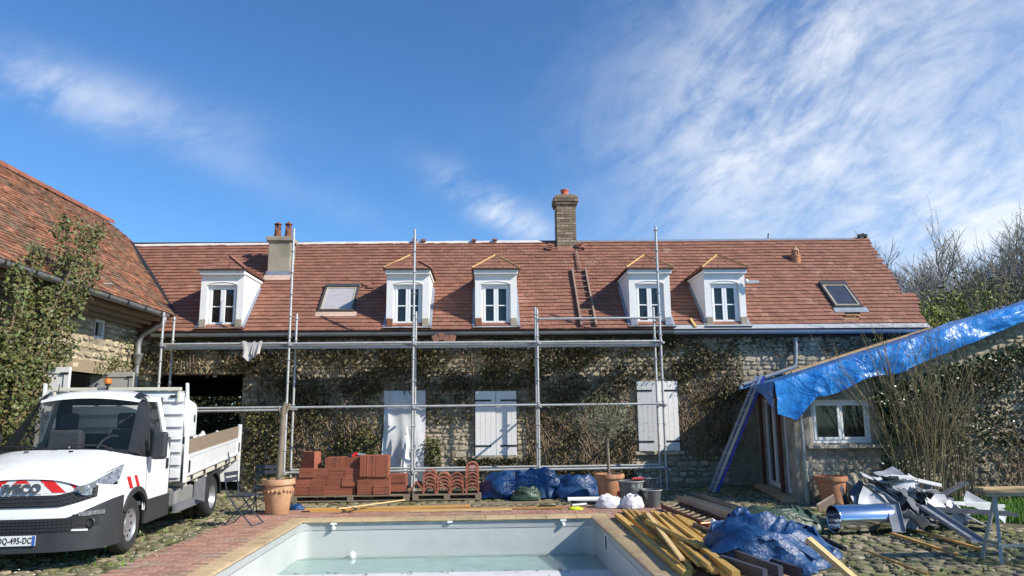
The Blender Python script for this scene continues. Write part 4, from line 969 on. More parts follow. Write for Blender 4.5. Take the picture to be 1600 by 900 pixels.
# rag hung over the top ledger
def rag(u, v, x0, w_, ln, ph):
    s = v*ln; x = x0+w_*(u-.5)*(1-.35*v+.25*v*v); y = SYF-.045-.034-.03*math.sin(u*8+ph)*v-.02
    return Vector((x+.03*math.sin(v*2+ph), y, ZD+.035-s+.03*math.sin(u*7+ph)))
cx_ = onY(392, 545, SYF).x
for k, (dx, w_, ln, ph, lb) in enumerate(((-.04, .30, .42, .4, 'grey rag hung over the upper scaffold rail, longer half'), (.16, .20, .34, 2.2, 'grey rag knotted over the upper scaffold rail, shorter half'))):
    mb = MB(); mb.grid([[rag(i/14, j/14, cx_+dx, w_, ln*(1-.35*abs(i/14-.45)), ph) for i in range(15)] for j in range(15)], thick=(0, .006, 0)); tag(mb.build('rag', m_cloth, smooth=70), lb, 'rag')
# tiles stacked on the deck under the gutter
c = onY(692, 522, SYF+.25)
for k in range(4):
    mb = MB(); mb.box((c.x-.17+.13*k, SYF+.28, ZD+.03+.085+(.05 if k == 1 else 0)), (.125, .22, .17), Matrix.Rotation(R((-20, 0, 4, 14)[k]), 3, 'Y'), random.random())
    tag(mb.build('roof_tile_pack', m_tile, bevel=.004), 'small pack of red tiles standing on the scaffold deck below the gutter', 'tiles', 'tile packs on the scaffold deck')
# ------------------------------------------------------------------ tipper truck
m_paint = mat('white_truck_paint', (0.80, 0.81, 0.80), .3, var=.05, scale=4, coat=.5, col2=(0.66, 0.64, 0.60), blotch=(2.2, .52, .8))
m_plastic = mat('black_bumper_plastic', (0.035, 0.038, 0.042), .5, var=.2, scale=8)
m_pillar = mat('black_pillar', (0.022, 0.023, 0.025), .3)
m_wglass = mat('windscreen_glass', (0.012, 0.02, 0.022), .03, var=.05, spec=.5, alpha=.28)
m_red = mat('red_reflective', (0.55, 0.018, 0.014), .4, var=.06); m_grey = mat('white_reflective', (0.62, 0.62, 0.60), .4, var=.05)
m_chrome = mat('headlamp_chrome', (0.55, 0.57, 0.6), .15, metal=.9); m_lens = mat('headlamp_lens', (0.24, 0.25, 0.26), .06, metal=.3, var=.8, scale=22, spec=.8)
m_tyre = mat('tyre', (0.03, 0.029, 0.027), .85, var=.25); m_rim = mat('steel_rim', (0.38, 0.38, 0.38), .4, metal=.6, var=.2)
m_cabin = mat('cabin_trim', (0.07, 0.075, 0.085), .8)
TH = R(5.3)
tr = thing('tipper_truck', 'white flatbed tipper truck with red and white hood stripes parked on the cobbles', 'truck', (-5.32, 9.82, 0), TH); 
def tb(mb, name, material, parent=tr, **k): return mb.build(name, material, parent, local=True, **k)
plan = [(0, -1.06), (.3, -1.05), (.55, -1.015), (.74, -.95), (.87, -.86), (.945, -.73), (.972, -.57), (.98, -.42)]
pc = catmull(plan, 5); pcx = [p[0] for p in pc]; pcy = [p[1] for p in pc]
def FP(x, z, off=0.0):                        # a point on the curved front at lateral x
    ax = min(abs(x), .979); y = float(np.interp(ax, pcx, pcy)); y2 = float(np.interp(min(ax+.01, .979), pcx, pcy)); sl = (y2-y)/.01
    n = Vector((sl, -1)).normalized() if ax < .97 else Vector((1, 0))
    px_, py_ = ax+n.x*off, y+n.y*off
    lean = .26*max(0, z-.66)*max(0, 1-max(0, ax-.6)/.4)
    return Vector((math.copysign(px_, x) if x else 0, py_+lean, z))
XS = sorted({round(s*v, 3) for s in (-1, 1) for v in [p[0] for p in pc]})
def band(x0, x1, zlo, zhi, off, n=4, thick=None):
    xs_ = [x for x in XS if x0 < x < x1]; xs_ = [x0]+xs_+[x1]
    f_ = lambda z, x: z(x) if callable(z) else z
    return [[FP(x, f_(zlo, x)+(f_(zhi, x)-f_(zlo, x))*j/n, off) for x in xs_] for j in range(n+1)]
# front: white panel, bumper, grilles
ztop = lambda x: .99 if abs(x) < .55 else .99-.10*(abs(x)-.55)/.42
tb(MB().grid(band(-.975, .975, .52, ztop, 0)), 'front_panel', m_paint, smooth=60, fix=False)
zb = lambda x: .565+.19*max(0, (abs(x)-.55)/.43)**1.2
tb(MB().grid(band(-.979, .979, .20, zb, .022, 6)), 'bumper', m_plastic, smooth=60, fix=False)
tb(MB().grid([[FP(x, .20, .022) for x in XS], [FP(x, .20, -.25) for x in XS]]), 'bumper_underside', m_plastic, smooth=60, fix=False)
gl_lo = lambda x: .685 + .10*max(0, (abs(x)-.45)/.4)**1.3; gl_hi = lambda x: .815+.09*max(0, (abs(x)-.42)/.4)**1.1
ug = tb(MB().grid(band(-.84, .84, gl_lo, gl_hi, .012, 2)), 'upper_grille', m_black, smooth=60, fix=False)
gm = MB()
for i in range(34):
    x = -.8+1.6*i/33
    for j in range(3): a = gl_lo(x)+(gl_hi(x)-gl_lo(x))*(j+.25)/3; gm.box(FP(x, a+.012, .016), (.034, .012, .012))
tb(gm, 'grille_mesh', m_plastic, ug)
lg = tb(MB().grid(band(-.66, .66, .415, .555, .030, 2)), 'lower_grille', m_black, smooth=60, fix=False)
gm = MB(); [gm.box(FP(-.62+1.24*i/27, z, .034), (.03, .01, .014)) for i in range(28) for z in (.44, .475, .51, .54)]; tb(gm, 'grille_mesh', m_plastic, lg)
for s in (-1, 1):
    fg = tb(MB().grid([[FP(s*x, z, .034) for x in (.62, .72, .80, .87)] for z in (.47, .53, .60)]), 'fog_recess', m_black, smooth=60, fix=False)
    c = FP(s*.80, .50, .045); tb(MB().lathe([(.055, -.01), (.055, .012), (.045, .02), (.04, .0)], 16, c, True, Matrix.Rotation(R(90), 3, 'X') @ Matrix.Identity(3)), 'fog_lamp', m_plastic, fg, smooth=40)
    tb(MB().grid([[FP(s*x, .575+.03*(x-.66)+dz, .046) for x in (.68, .76, .84, .90)] for dz in (0, .05)]), 'daytime_lamp', m_lens, fg, smooth=60, fix=False)
    tb(MB().grid([[FP(s*x, .42-.06*(x-.62)+dz, .040) for x in (.62, .70, .78)] for dz in (0, .022)]), 'bumper_chip', m_grey, fg, smooth=60, fix=False)
# hood
hood_rows = []
for (y, z, xe, ze, ye) in ((-1.0, .985, .66, .905, -.965), (-.93, 1.06, .775, .945, -.90), (-.70, 1.16, .865, 1.03, -.63), (-.42, 1.235, .945, 1.105, -.36), (-.19, 1.285, .972, 1.195, -.09)):
    hood_rows.append([(-xe, ye, ze), (-xe*.62, (y+ye)/2*.6+y*.4, z-.012), (0, y, z+.01), (xe*.62, (y+ye)/2*.6+y*.4, z-.012), (xe, ye, ze)])
hd = tb(MB().grid(smooth_grid(hood_rows, 4, 4)), 'hood', m_paint, smooth=60, fix=False)
for x in (-.35, .22): tb(MB().box((x, -.33, 1.275), (.05, .025, .015)), 'washer_jet', m_black, hd)
# chevron stripes round the badge
for (x0, x1, sl) in ((-.62, -.50, -1), (-.40, -.26, -1), (-.16, -.06, -1), (-.045, .045, 0), (.27, .42, 1), (.55, .66, 1)):
    if sl == 0: q = [(-.11, .925), (.11, .925), (.02, .985), (-.02, .985)]
    else: w_ = x1-x0; q = [(x0+sl*.09, .84), (x1+sl*.09, .84), (x1-sl*.09, .985), (x0-sl*.09, .985)] if sl > 0 else [(x0-.09, .84), (x1-.09, .84), (x1+.09, .985), (x0+.09, .985)]
    g2_ = MB(); g2_.grid([[FP(a[0]+(b_[0]-a[0])*u, a[1]+(b_[1]-a[1])*u, .009) for u in (0, .5, 1)] for a, b_ in ((q[0], q[1]), ((Vector(q[0])+Vector(q[3]))/2, (Vector(q[1])+Vector(q[2]))/2), (q[3], q[2]))]); tb(g2_, 'chevron', m_red, fix=False)
tb(MB().grid(band(-.70, .70, .835, .985, .005, 3)), 'reflective_strip', m_grey, smooth=60, fix=False)
def text_mesh(body, size, ext, bold=0.0, shear=0.0):
    cu = bpy.data.curves.new('t', 'FONT'); cu.body = body; cu.size = size; cu.extrude = ext; cu.offset = bold; cu.shear = shear; cu.align_x = 'CENTER'; cu.align_y = 'CENTER'; cu.space_character = 1.12
    o = bpy.data.objects.new('t', cu); COL.objects.link(o); bpy.context.view_layer.update()
    me = bpy.data.meshes.new_from_object(o); bpy.data.objects.remove(o); bpy.data.curves.remove(cu); return me
bm_ = text_mesh('IVECO', .135, .012, .006); bm_.materials.append(mat('badge_metal', (.10, .105, .11), .35, metal=.4))
for v_ in bm_.vertices:
    x, y, z = v_.co; p = FP(x*1.05, .885+y, .022+z); v_.co = p
o = bpy.data.objects.new('badge_lettering', bm_); COL.objects.link(o); o.parent = tr
tb(MB().grid(band(-.245, .245, .83, .945, .012, 2)), 'badge_plate', m_grey, fix=False)
pl = tb(MB().box((0, -1.095, .335), (.52, .012, .11)), 'number_plate', mat('plate_white', (0.72, .72, .70), .4, var=.04), bevel=.004)
bm_ = text_mesh('DQ-495-DC', .088, .002, .0015)
XW = max(v_.co.x for v_ in bm_.vertices)-min(v_.co.x for v_ in bm_.vertices); bm_.materials.append(m_black)
for v_ in bm_.vertices: x, y, z = v_.co; v_.co = Vector((x*.385/XW+.022, -1.1025-z, .335+y*1.05))
o = bpy.data.objects.new('plate_lettering', bm_); COL.objects.link(o); o.parent = pl
for s in (-1, 1): tb(MB().box((s*.24, -1.102, .335), (.036, .004, .104)), 'plate_band', mat('plate_blue', (0.05, .13, .45), .4), pl)
# headlights
for s in (-1, 1):
    rows = [[FP(.60, .85, .02), FP(.74, .80, .022), Vector((.895, -.74, .86)), Vector((.965, -.55, .95))], [FP(.61, .885, .014), FP(.76, .885, .02), Vector((.885, -.66, .97)), Vector((.955, -.45, 1.045))], [FP(.63, .905, .008), FP(.75, .945, .0), Vector((.845, -.62, 1.045)), Vector((.93, -.36, 1.115))]]
    rows = [[Vector((s*p[0], p[1]-.012, p[2])) for p in r_] for r_ in rows]
    hl = tb(MB().grid(smooth_grid(rows, 4, 4), thick=(0, .03, 0)), 'headlight', m_lens, smooth=60)
    for q in ((.70, -.985, .865), (.80, -.90, .91)): tb(MB().lathe([(.012, 0), (.030, .002), (.034, .006)], 14, (s*q[0], q[1]-.004, q[2]), True, Matrix.Rotation(R(90), 3, 'X') @ Matrix.Rotation(R(s*25), 3, 'Y')), 'lamp_reflector', m_chrome, hl, smooth=40)
# side panels
def XSD(z): return .978 if z < 1.16 else .978-.21*((z-1.16)/.82)**1.15
def side_poly(mb, pts, s, off=0.0, th=.03):
    P_ = [Vector((s*(XSD(z)+off), y, z)) for y, z in pts]; return mb.prism(P_, (-s*th, 0, 0))
arch = [(.43*math.cos(R(a)), .35+.43*math.sin(R(a))) for a in range(18, 155, 8)]
for s in (-1, 1):
    fd = side_poly(MB(), [(.34, .48), (.34, 1.155), (-.10, 1.20), (-.40, 1.09), (-.56, .93), (-.56, .75), (-.50, .66)]+[(y, z) for y, z in reversed(arch)], s); fo = tb(fd, 'fender', m_paint)
    am = MB(); [am.beam((s*.985, *arch[k]), (s*.985, *arch[k+1]), .06, .05, up=(s, 0, 0)) for k in range(len(arch)-1)]; tb(am, 'arch_trim', m_plastic, fo)
    for (y0, w_) in ((-.22, .11), (.03, .09)): side_poly(m_ := MB(), [(y0, .80), (y0+w_, .80), (y0+w_-.13, .955), (y0-.13, .955)], s, .004, .004); tb(m_, 'side_chevron', m_red, fo)
    dlow = MB(); side_poly(dlow, [(.352, .60), (1.27, .60), (1.27, 1.158), (.352, 1.158)], s); dro = tb(dlow, 'door', m_paint, bevel=.006)
    sill_ = MB(); side_poly(sill_, [(.36, .30), (1.34, .30), (1.34, .595), (.36, .595)], s, .004); tb(sill_, 'door_cladding', m_plastic, dro)
    for poly in ([(1.12, 1.16), (1.27, 1.16), (1.27, 1.97), (1.13, 1.93)], [(.72, 1.90), (1.13, 1.90), (1.27, 1.97), (.68, 1.97)], [(.80, 1.16), (1.12, 1.16), (1.12, 1.36)]):
        side_poly(f_ := MB(), poly, s); tb(f_, 'door_frame', m_paint, dro)
    side_poly(f_ := MB(), [(.30, 1.16), (.80, 1.16), (1.12, 1.36), (1.12, 1.90), (.72, 1.90)], s, -.008, .006); tb(f_, 'side_window', m_wglass, dro)
    side_poly(f_ := MB(), [(.28, 1.155), (.45, 1.155), (.76, 1.90), (.68, 1.90)], s, -.004, .014); tb(f_, 'window_divider', m_pillar, dro)
    side_poly(f_ := MB(), [(1.09, .96), (1.16, .96), (1.16, 1.11), (1.09, 1.11)], s, .026, .024); tb(f_, 'door_handle', m_black, dro, bevel=.01)
    for yy in (.343, 1.283): side_poly(f_ := MB(), [(yy-.006, .60), (yy+.006, .60), (yy+.006, 1.155), (yy-.006, 1.155)], s, .0015, .01); tb(f_, 'door_seam', m_black, dro)
    # mirror on its arm
    mr_ = MB(); mr_.box((s*1.15, .30, 1.31), (.21, .12, .36)); mo = tb(mr_, 'mirror', m_plastic, bevel=.04, segs=3); tb(MB().beam((s*.95, .36, 1.20), (s*1.08, .32, 1.22), .05, .07), 'mirror_arm', m_plastic, mo); tb(MB().box((s*1.13, .245, 1.31), (.12, .006, .27)) if False else MB().box((s*1.13, .36, 1.31), (.125, .012, .28)), 'mirror_glass', m_chrome, mo)
    # A-pillar between windscreen and side window
    ap_ = MB(); ap_.grid([[Vector((s*p[0], p[1], p[2])) for p in r_] for r_ in (((.855, -.075, 1.262), (.93, .06, 1.22), (.972, .34, 1.155)), ((.775, .28, 1.60), (.845, .36, 1.58), (.895, .56, 1.56)), ((.70, .575, 1.885), (.745, .62, 1.90), (.782, .74, 1.915)))]); tb(ap_, 'a_pillar', m_pillar, smooth=60, fix=False)
    cp = MB(); cp.grid([[Vector((s*p[0], p[1], p[2])) for p in r_] for r_ in (((.62, .63, 1.965), (.70, .62, 1.93), (.76, .66, 1.905)), ((.63, .76, 2.012), (.72, .76, 1.985), (.785, .78, 1.945)))], thick=(0, 0, .025)); tb(cp, 'roof_lamp', m_pillar, bevel=.01)
    # front wheel
    def wheel(y, x_out, w_, dish):
        R_ = .345; ax = Matrix.Rotation(R(90), 3, 'Y')
        t_ = MB(); x_in = x_out-w_; prof = [(.205, 0), (.30, -.01), (.333, .02), (R_, .05), (R_, w_-.05), (.333, w_-.02), (.30, w_+.01), (.205, w_)]
        t_.lathe([(r_, z) for r_, z in prof], 36, (s*x_in if s > 0 else -x_out, y, R_), False, ax)
        wo_ = tb(t_, 'wheel', m_tyre, smooth=40)
        rm = MB(); d0 = w_-.02
        rp = [(.205, w_), (.20, w_-.01), (.175, d0-dish*.5), (.14, d0-dish), (.085, d0-dish*.9), (.08, d0-dish*.35), (.03, d0-dish*.3), (.001, d0-dish*.3)]
        if s < 0: rp = [(r_, w_-z) for r_, z in rp]
        rm.lathe(rp, 30, (s*x_in if s > 0 else -x_out, y, R_), False, ax); ro = tb(rm, 'rim', m_rim, wo_, smooth=35)
        for k in range(10): a = 2*math.pi*k/10; tb(MB().lathe([(.02, 0), (.02, .004)], 8, (s*(x_out-.02-dish*.72), y+.155*math.cos(a), R_+.155*math.sin(a)), True, ax), 'rim_hole', m_black, ro)
    wheel(0.0, .93, .20, .03); wheel(3.45, .95, .20, .11); wheel(3.45, .72, .20, .03)
# windscreen, cabin and roof
ws = [[(-.86, -.08, 1.262), (-.45, -.17, 1.285), (0, -.20, 1.295), (.45, -.17, 1.285), (.86, -.08, 1.262)], [(-.78, .27, 1.60), (-.4, .19, 1.61), (0, .16, 1.615), (.4, .19, 1.61), (.78, .27, 1.60)], [(-.70, .575, 1.885), (-.36, .535, 1.915), (0, .525, 1.925), (.36, .535, 1.915), (.70, .575, 1.885)]]
wso = tb(MB().grid(smooth_grid(ws, 6, 4)), 'windscreen', m_wglass, smooth=60, fix=False)
cb_ = MB(); cb_.grid(smooth_grid([[(x, y+dy, z+dz) for x, y, z in ws[0]] for dy, dz in ((-.05, -.02), (.03, .015))], 1, 4), thick=(0, 0, -.05)); tb(cb_, 'cowl', m_black, fix=False)
for (x0, y0, z0, x1, y1, z1) in ((-.75, -.10, 1.30, -.12, -.20, 1.315), (.05, -.20, 1.32, .58, -.15, 1.335)):
    wp = MB(); wp.tube([(x1+.12, y1-.03, 1.275), (x1-.02, y1-.02, z1), (x0, y0+.0, z0+.035)], .011, 6); tb(wp, 'wiper', m_black, wso)
rf_rows = [[(-.70, .585, 1.89), (-.36, .545, 1.93), (0, .535, 1.945), (.36, .545, 1.93), (.70, .585, 1.89)], [(-.745, .72, 1.955), (-.4, .70, 2.02), (0, .69, 2.035), (.4, .70, 2.02), (.745, .72, 1.955)], [(-.77, 1.0, 1.975), (-.4, 1.0, 2.055), (0, 1.0, 2.07), (.4, 1.0, 2.055), (.77, 1.0, 1.975)], [(-.77, 1.27, 1.965), (-.4, 1.29, 2.05), (0, 1.29, 2.065), (.4, 1.29, 2.05), (.77, 1.27, 1.965)]]
tb(MB().grid(smooth_grid(rf_rows, 4, 4)), 'cab_roof', m_paint, smooth=60, fix=False)
bk = MB(); bk.bb((-.96, 1.272, .62), (.96, 1.30, 1.40)); bk.bb((-.80, 1.272, 1.40), (-.58, 1.30, 1.97)); bk.bb((.58, 1.272, 1.40), (.80, 1.30, 1.97)); bk.bb((-.58, 1.272, 1.86), (.58, 1.30, 1.97)); bk.bb((-.58, 1.272, 1.40), (.58, 1.30, 1.46)); tb(bk, 'cab_back', m_cabin)
tb(MB().bb((-.93, -.1, .55), (.93, 1.26, .60)), 'cab_floor', m_cabin)
ds = MB(); ds.bb((-.90, -.05, .95), (.90, .28, 1.22)); dsh = tb(ds, 'dashboard', m_cabin, bevel=.04)
sw = MB(); c = Vector((.42, .42, 1.27)); rx = Matrix.Rotation(R(62), 3, 'X'); sw.tube([c+rx @ Vector((.19*math.cos(R(a)), .19*math.sin(R(a)), 0)) for a in range(0, 361, 20)], .016, 8, False); sw.tube([c, c+Vector((0, -.2, -.12))], .03, 8); tb(sw, 'steering_wheel', m_cabin, smooth=60)
for x in (-.45, .0, .45) if False else (-.42, .42):
    se = MB(); se.bb((x-.24, .78, 1.0), (x+.24, .95, 1.52)); se.box((x, .90, 1.64), (.26, .10, .22)); se.bb((x-.25, .42, .8), (x+.25, .9, 1.0)); tb(se, 'seat', m_cabin, bevel=.04, segs=3)
tb(MB().tube([(.18, -.0, 1.25), (.42, .02, 1.25)], .035, 10), 'paper_roll', m_whiteplastic, dsh); tb(MB().add([(-.02, -.02, 1.225), (.06, .02, 1.225), (.04, .0, 1.33)], [(0, 1, 2)]), 'paper', m_whiteplastic, dsh)
# rack bar behind the roof, beacon
rk = MB(); rk.bb((-.86, 1.40, 2.075), (.93, 1.46, 2.125)); [rk.bb((x, 1.41, 1.9), (x+.04, 1.45, 2.075)) for x in (-.86, .1, .88)]; rko = tb(rk, 'rack_bar', mat('cream_steel', (0.60, .56, .45), .5, var=.08), bevel=.006)
bc = MB(); bc.tube([(-.10, 1.36, 1.98), (-.10, 1.36, 2.16)], .018, 8); bc.lathe([(.03, 2.15), (.045, 2.165), (.045, 2.18)], 14, (-.10, 1.36, 0)); bco = tb(bc, 'beacon_post', m_black, smooth=40)
tb(MB().lathe([(.05, 2.18), (.055, 2.195), (.055, 2.22), (.045, 2.25), (.02, 2.26), (.001, 2.262)], 18, (-.10, 1.36, 0), False), 'beacon', mat('amber_beacon', (0.62, .17, .02), .25), bco, smooth=60)
tb(MB().tube([(-.72, 1.1, 1.99), (-.72, 1.12, 2.16)], .008, 6), 'aerial', m_black)
# headboard with ribs and the tall corner posts
hb_ = MB(); hb_.bb((-.97, 1.47, .75), (.97, 1.50, 2.07))
ho = tb(hb_, 'headboard', mat('grey_headboard', (0.52, .53, .53), .5, var=.08))
for k in range(7): tb(MB().bb((-.97, 1.44, .80+k*.185), (.97, 1.47, .93+k*.185)), 'headboard_rib', m_paint, ho, bevel=.006)
for s in (-1, 1): tb(MB().prism([(s*1.0, 1.52, .72), (s*1.0, 1.62, .72), (s*1.0, 1.62, 1.5), (s*.98, 1.50, 2.19), (s*.98, 1.44, 2.19), (s*1.0, 1.50, 1.5)], (s*.035, 0, 0)), 'corner_post', m_paint, ho, bevel=.006)
tb(MB().box((.82, 1.43, 1.99), (.09, .03, .04)), 'marker_lamp', m_black, ho, bevel=.01)
tbx = MB(); tbx.prism([(.42, 1.64, 1.38), (.42, 2.30, 1.38), (.42, 2.30, 1.84), (.42, 2.20, 1.90), (.42, 1.64, 1.99)], (.52, 0, 0)); to_ = tb(tbx, 'toolbox', m_paint, bevel=.02); tb(MB().lathe([(.05, 0), (.05, .01)], 14, (.935, 2.16, 1.66), True, Matrix.Rotation(R(90), 3, 'Y') @ Matrix.Diagonal((1.3, .8, 1))), 'toolbox_vent', m_black, to_)
tb(MB().bb((.38, 1.66, 1.28), (.93, 2.2, 1.375)), 'toolbox_bracket', m_black, to_)
# bed: rises a little towards the back
def bz(y): return .05*(y-1.62)
def bedbox(mb, x0, x1, y0, y1, z0, z1):
    vs = [(x, y, z+bz(y)) for x in (x0, x1) for y in (y0, y1) for z in (z0, z1)]
    return mb.add(vs, [(0, 1, 3, 2), (4, 6, 7, 5), (0, 4, 5, 1), (2, 3, 7, 6), (0, 2, 6, 4), (1, 5, 7, 3)])
bf = MB(); bedbox(bf, -.99, .99, 1.63, 5.05, .72, .76); bedo = tb(bf, 'bed_floor', m_oldwood)
cr = MB(); [bedbox(cr, -.97, .97, 1.8+k*.55, 1.87+k*.55, .64, .72) for k in range(6)]; tb(cr, 'bed_bearers', mat('cream_steel', (0.60, .56, .45), .5), bedo)
for s in (-1, 1):
    a, b_ = sorted((s*.975, s*1.005)); sb_ = MB(); bedbox(sb_, a, b_, 1.64, 5.03, .80, 1.12); so_ = tb(sb_, 'side_board', m_paint)
    a, b_ = sorted((s*1.005, s*1.018)); rb_ = MB(); bedbox(rb_, a, b_, 1.64, 5.03, 1.075, 1.12); bedbox(rb_, a, b_, 1.64, 5.03, .80, .84); bedbox(rb_, a, b_, 1.64, 1.74, .84, 1.075); bedbox(rb_, a, b_, 4.9, 5.03, .84, 1.075); tb(rb_, 'board_rim', m_paint, so_)
    a, b_ = sorted((s*.985, s*1.02)); rl = MB(); bedbox(rl, a, b_, 1.64, 5.03, .72, .775); tb(rl, 'bed_rail', mat('cream_steel', (0.60, .56, .45), .5), bedo)
    for k in range(5): a, b_ = sorted((s*1.02, s*1.035)); tb(bedbox(MB(), a, b_, 1.85+k*.7, 1.93+k*.7, .735, .80), 'board_hinge', m_black, so_)
    for y in (1.72, 4.93): a, b_ = sorted((s*1.02, s*1.04)); tb(bedbox(MB(), a, b_, y, y+.025, .85, 1.03), 'board_latch', m_black, so_)
    a, b_ = sorted((s*.978, s*1.0)); wb = MB(); bedbox(wb, a, b_, 1.64, 4.96, 1.15, 1.34); bedbox(wb, a, b_, 1.64, 4.96, 1.122, 1.148); wo_ = tb(wb, 'wooden_board', m_oldwood, so_)
tg = MB(); tg.bb((-1.0, 5.06, .45), (1.03, 5.10, 1.30)); tgo = tb(tg, 'tailboard', m_paint, bevel=.006)
for s in (-1, 1): tb(MB().bb((s*1.0-.03, 5.03, .92), (s*1.0+.03, 5.12, 1.54)), 'tail_post', m_paint, tgo, bevel=.006)
ld = MB()
for k in range(9): p = Vector((rnd(-.7, .8), rnd(2.1, 4.6), .85)); ld.lathe([(.02, -.12), (rnd(.14, .2), -.04), (rnd(.16, .22), .06), (rnd(.08, .14), rnd(.26, .36)), (.02, rnd(.4, .46))], 9, p+Vector((0, 0, bz(p.y))))
tb(ld, 'bagged_rubble', mat('white_sack', (0.62, .58, .54), .8, var=.2), bedo, smooth=50)
# chassis, mudguard, tank
ch = MB(); [ch.bb((x, .3, .46), (x+.07, 5.0, .62)) for x in (-.45, .38)]; ch.bb((-.4, 1.5, .5), (.4, 4.9, .56)); cho = tb(ch, 'chassis', m_black)
tb(MB().bb((.45, 1.62, .36), (.90, 2.5, .64)), 'fuel_tank', mat('dull_tank', (0.22, .22, .21), .6, var=.2), cho, bevel=.04, segs=3)
for s in (-1, 1):
    mg = MB(); mg.grid([[Vector((s*x, 3.45+.44*math.cos(R(a)), .36+.44*math.sin(R(a)))) for x in (.46, .985)] for a in range(0, 181, 15)], thick=(0, 0, -.02)); mg.grid([[Vector((s*.985, 3.45+r_*math.cos(R(a)), .36+r_*math.sin(R(a)))) for r_ in (.37, .44)] for a in range(0, 181, 15)]); tb(mg, 'mudguard', m_plastic, cho)
    sk_ = MB(); sk_.bb((s*.93-.02, 1.45, .30), (s*.93+.02, 3.0, .42)); sk_.bb((s*.93-.015, 2.45, .42), (s*.93+.015, 3.02, .70)); tb(sk_, 'side_guard', mat('grey_guard', (0.16, .17, .18), .6), cho)
    tb(MB().box((s*.60, 4.75, .60), (.22, .05, .08)), 'tail_lamp', mat('tail_lamp', (.25, .01, .01), .3), cho)
MB_ax = MB(); MB_ax.tube([(-.7, 0, .345), (.7, 0, .345)], .06, 10).tube([(-.7, 3.45, .345), (.7, 3.45, .345)], .08, 10); tb(MB_ax, 'axle', m_black, cho)
tb(MB().bb((-.68, -.75, .30), (.68, 1.35, .50)), 'underbody', m_black, cho)
tb(MB().bb((-.92, -.5, .72), (-.5, .5, .95)).bb((.5, -.5, .72), (.92, .5, .95)), 'inner_arch', m_black, cho)

# the cab is narrower than the bed
def _slim(o):
    for c_ in o.children:
        if c_.type == 'MESH':
            vv = c_.data.vertices; f_ = 1.0 if np.mean([v_.co.y for v_ in vv]) > 1.40 else .90
            for v_ in vv: v_.co.x *= f_
        _slim(c_)
_slim(tr)
# ------------------------------------------------------------------ things in the yard
m_chair = mat('anthracite_lacquer', (0.035, 0.045, 0.06), .45, var=.15)
def bistro_chair(loc, rz_, label):
    t = thing('folding_chair', label, 'chair', loc, rz_, 'folding chairs beside the pool'); w_ = .40
    def lb(mb, n): return mb.build(n, m_chair, t, local=True)
    for s in (-1, 1):
        x = s*w_/2
        lb(MB().tube([(x, -.24, .012), (x, .02, .27), (x, .20, .50), (x, .25, .82)], .011, 6), 'leg'); lb(MB().tube([(x*.9, .24, .012), (x*.9, -.02, .27), (x*.9, -.19, .45)], .011, 6), 'leg')
        lb(MB().beam((x, -.20, .452), (x, .17, .452), .012, .02), 'seat_rail')
    for k in range(6): lb(MB().box((0, -.185+k*.07, .465), (w_+.02, .045, .012)), 'seat_slat')
    for z in (.70, .79): lb(MB().box((0, .235+.03*(z-.7), z), (w_+.03, .012, .062)), 'back_slat')
    lb(MB().tube([(-w_/2, -.24, .014), (w_/2, -.24, .014)], .009, 6), 'stretcher'); lb(MB().tube([(-w_/2*.9, .24, .014), (w_/2*.9, .24, .014)], .009, 6), 'stretcher'); lb(MB().tube([(-w_/2, .02, .27), (w_/2, .02, .27)], .009, 6), 'stretcher')
    return t
c1 = gnd(376, 822); bistro_chair((c1.x, c1.y+.12, 0), R(82), 'dark folding chair set sideways to the pool, nearer the truck')
c2 = gnd(409, 806); bistro_chair((c2.x, c2.y+.25, 0), R(12), 'dark folding chair with its back to the terracotta pot')
# ---- potted trees
def pot_mesh(mb, c, r, h, swag=False):
    mb.lathe([(r*.62, 0), (r*.68, .02), (r*.86, h*.72), (r*.88, h*.82), (r*1.0, h*.84), (r*1.03, h*.88), (r*1.0, h), (r*.88, h), (r*.84, h*.80)], 30, c)
    if swag:
        for k in range(22): a = 2*math.pi*k/22; mb.lathe([(.005, -.03), (.026, -.012), (.028, .012), (.008, .03)], 8, Vector(c)+Vector((r*.875*math.cos(a), r*.875*math.sin(a), h*(.70-.05*abs(math.sin(a*4))))))
    return mb
def leaf_cloud(pts, size, ratio=.55, seed=0, up=0.3, face=None):
    """list of kite leaves at the points"""
    mb = MB(); rg = np.random.RandomState(seed); n = len(pts)
    nr = rg.normal(size=(n, 3)); nr[:, 2] += up*2
    if face is not None: nr += np.array(face)*1.6
    nr /= np.linalg.norm(nr, axis=1)[:, None]
    t = np.cross(nr, rg.normal(size=(n, 3))); t /= np.linalg.norm(t, axis=1)[:, None]; b = np.cross(nr, t)
    sz = rg.uniform(size[0], size[1], n)[:, None]; P_ = np.array(pts)
    v0 = P_-t*sz*.5; v2 = P_+t*sz*.5; v1 = P_+b*sz*ratio*.5-t*sz*.08+nr*sz*.08; v3 = P_-b*sz*ratio*.5-t*sz*.08+nr*sz*.08
    V = np.stack([v0, v1, v2, v3], 1).reshape(-1, 3)
    mb.v = [tuple(p) for p in V]; mb.f = [(4*i, 4*i+1, 4*i+2, 4*i+3) for i in range(n)]; mb.r = list(rg.uniform(0.01, 1, n)); return mb
m_bark = mat('grey_bark', (0.22, 0.18, 0.13), .95, var=.3, scale=8, bump=.5)
m_olive = mat('olive_leaf', (0.16, 0.18, 0.09), .6, rnd=.4, var=.2, col2=(0.27, 0.29, 0.19), blotch='rnd')
m_green = mat('green_leaf', (0.055, 0.10, 0.022), .55, rnd=.5, var=.3, col2=(0.11, 0.14, 0.03), blotch='rnd')
m_soil = mat('potting_soil', (0.06, .045, .03), .95)
c = gnd(433, 803); c.z = 0
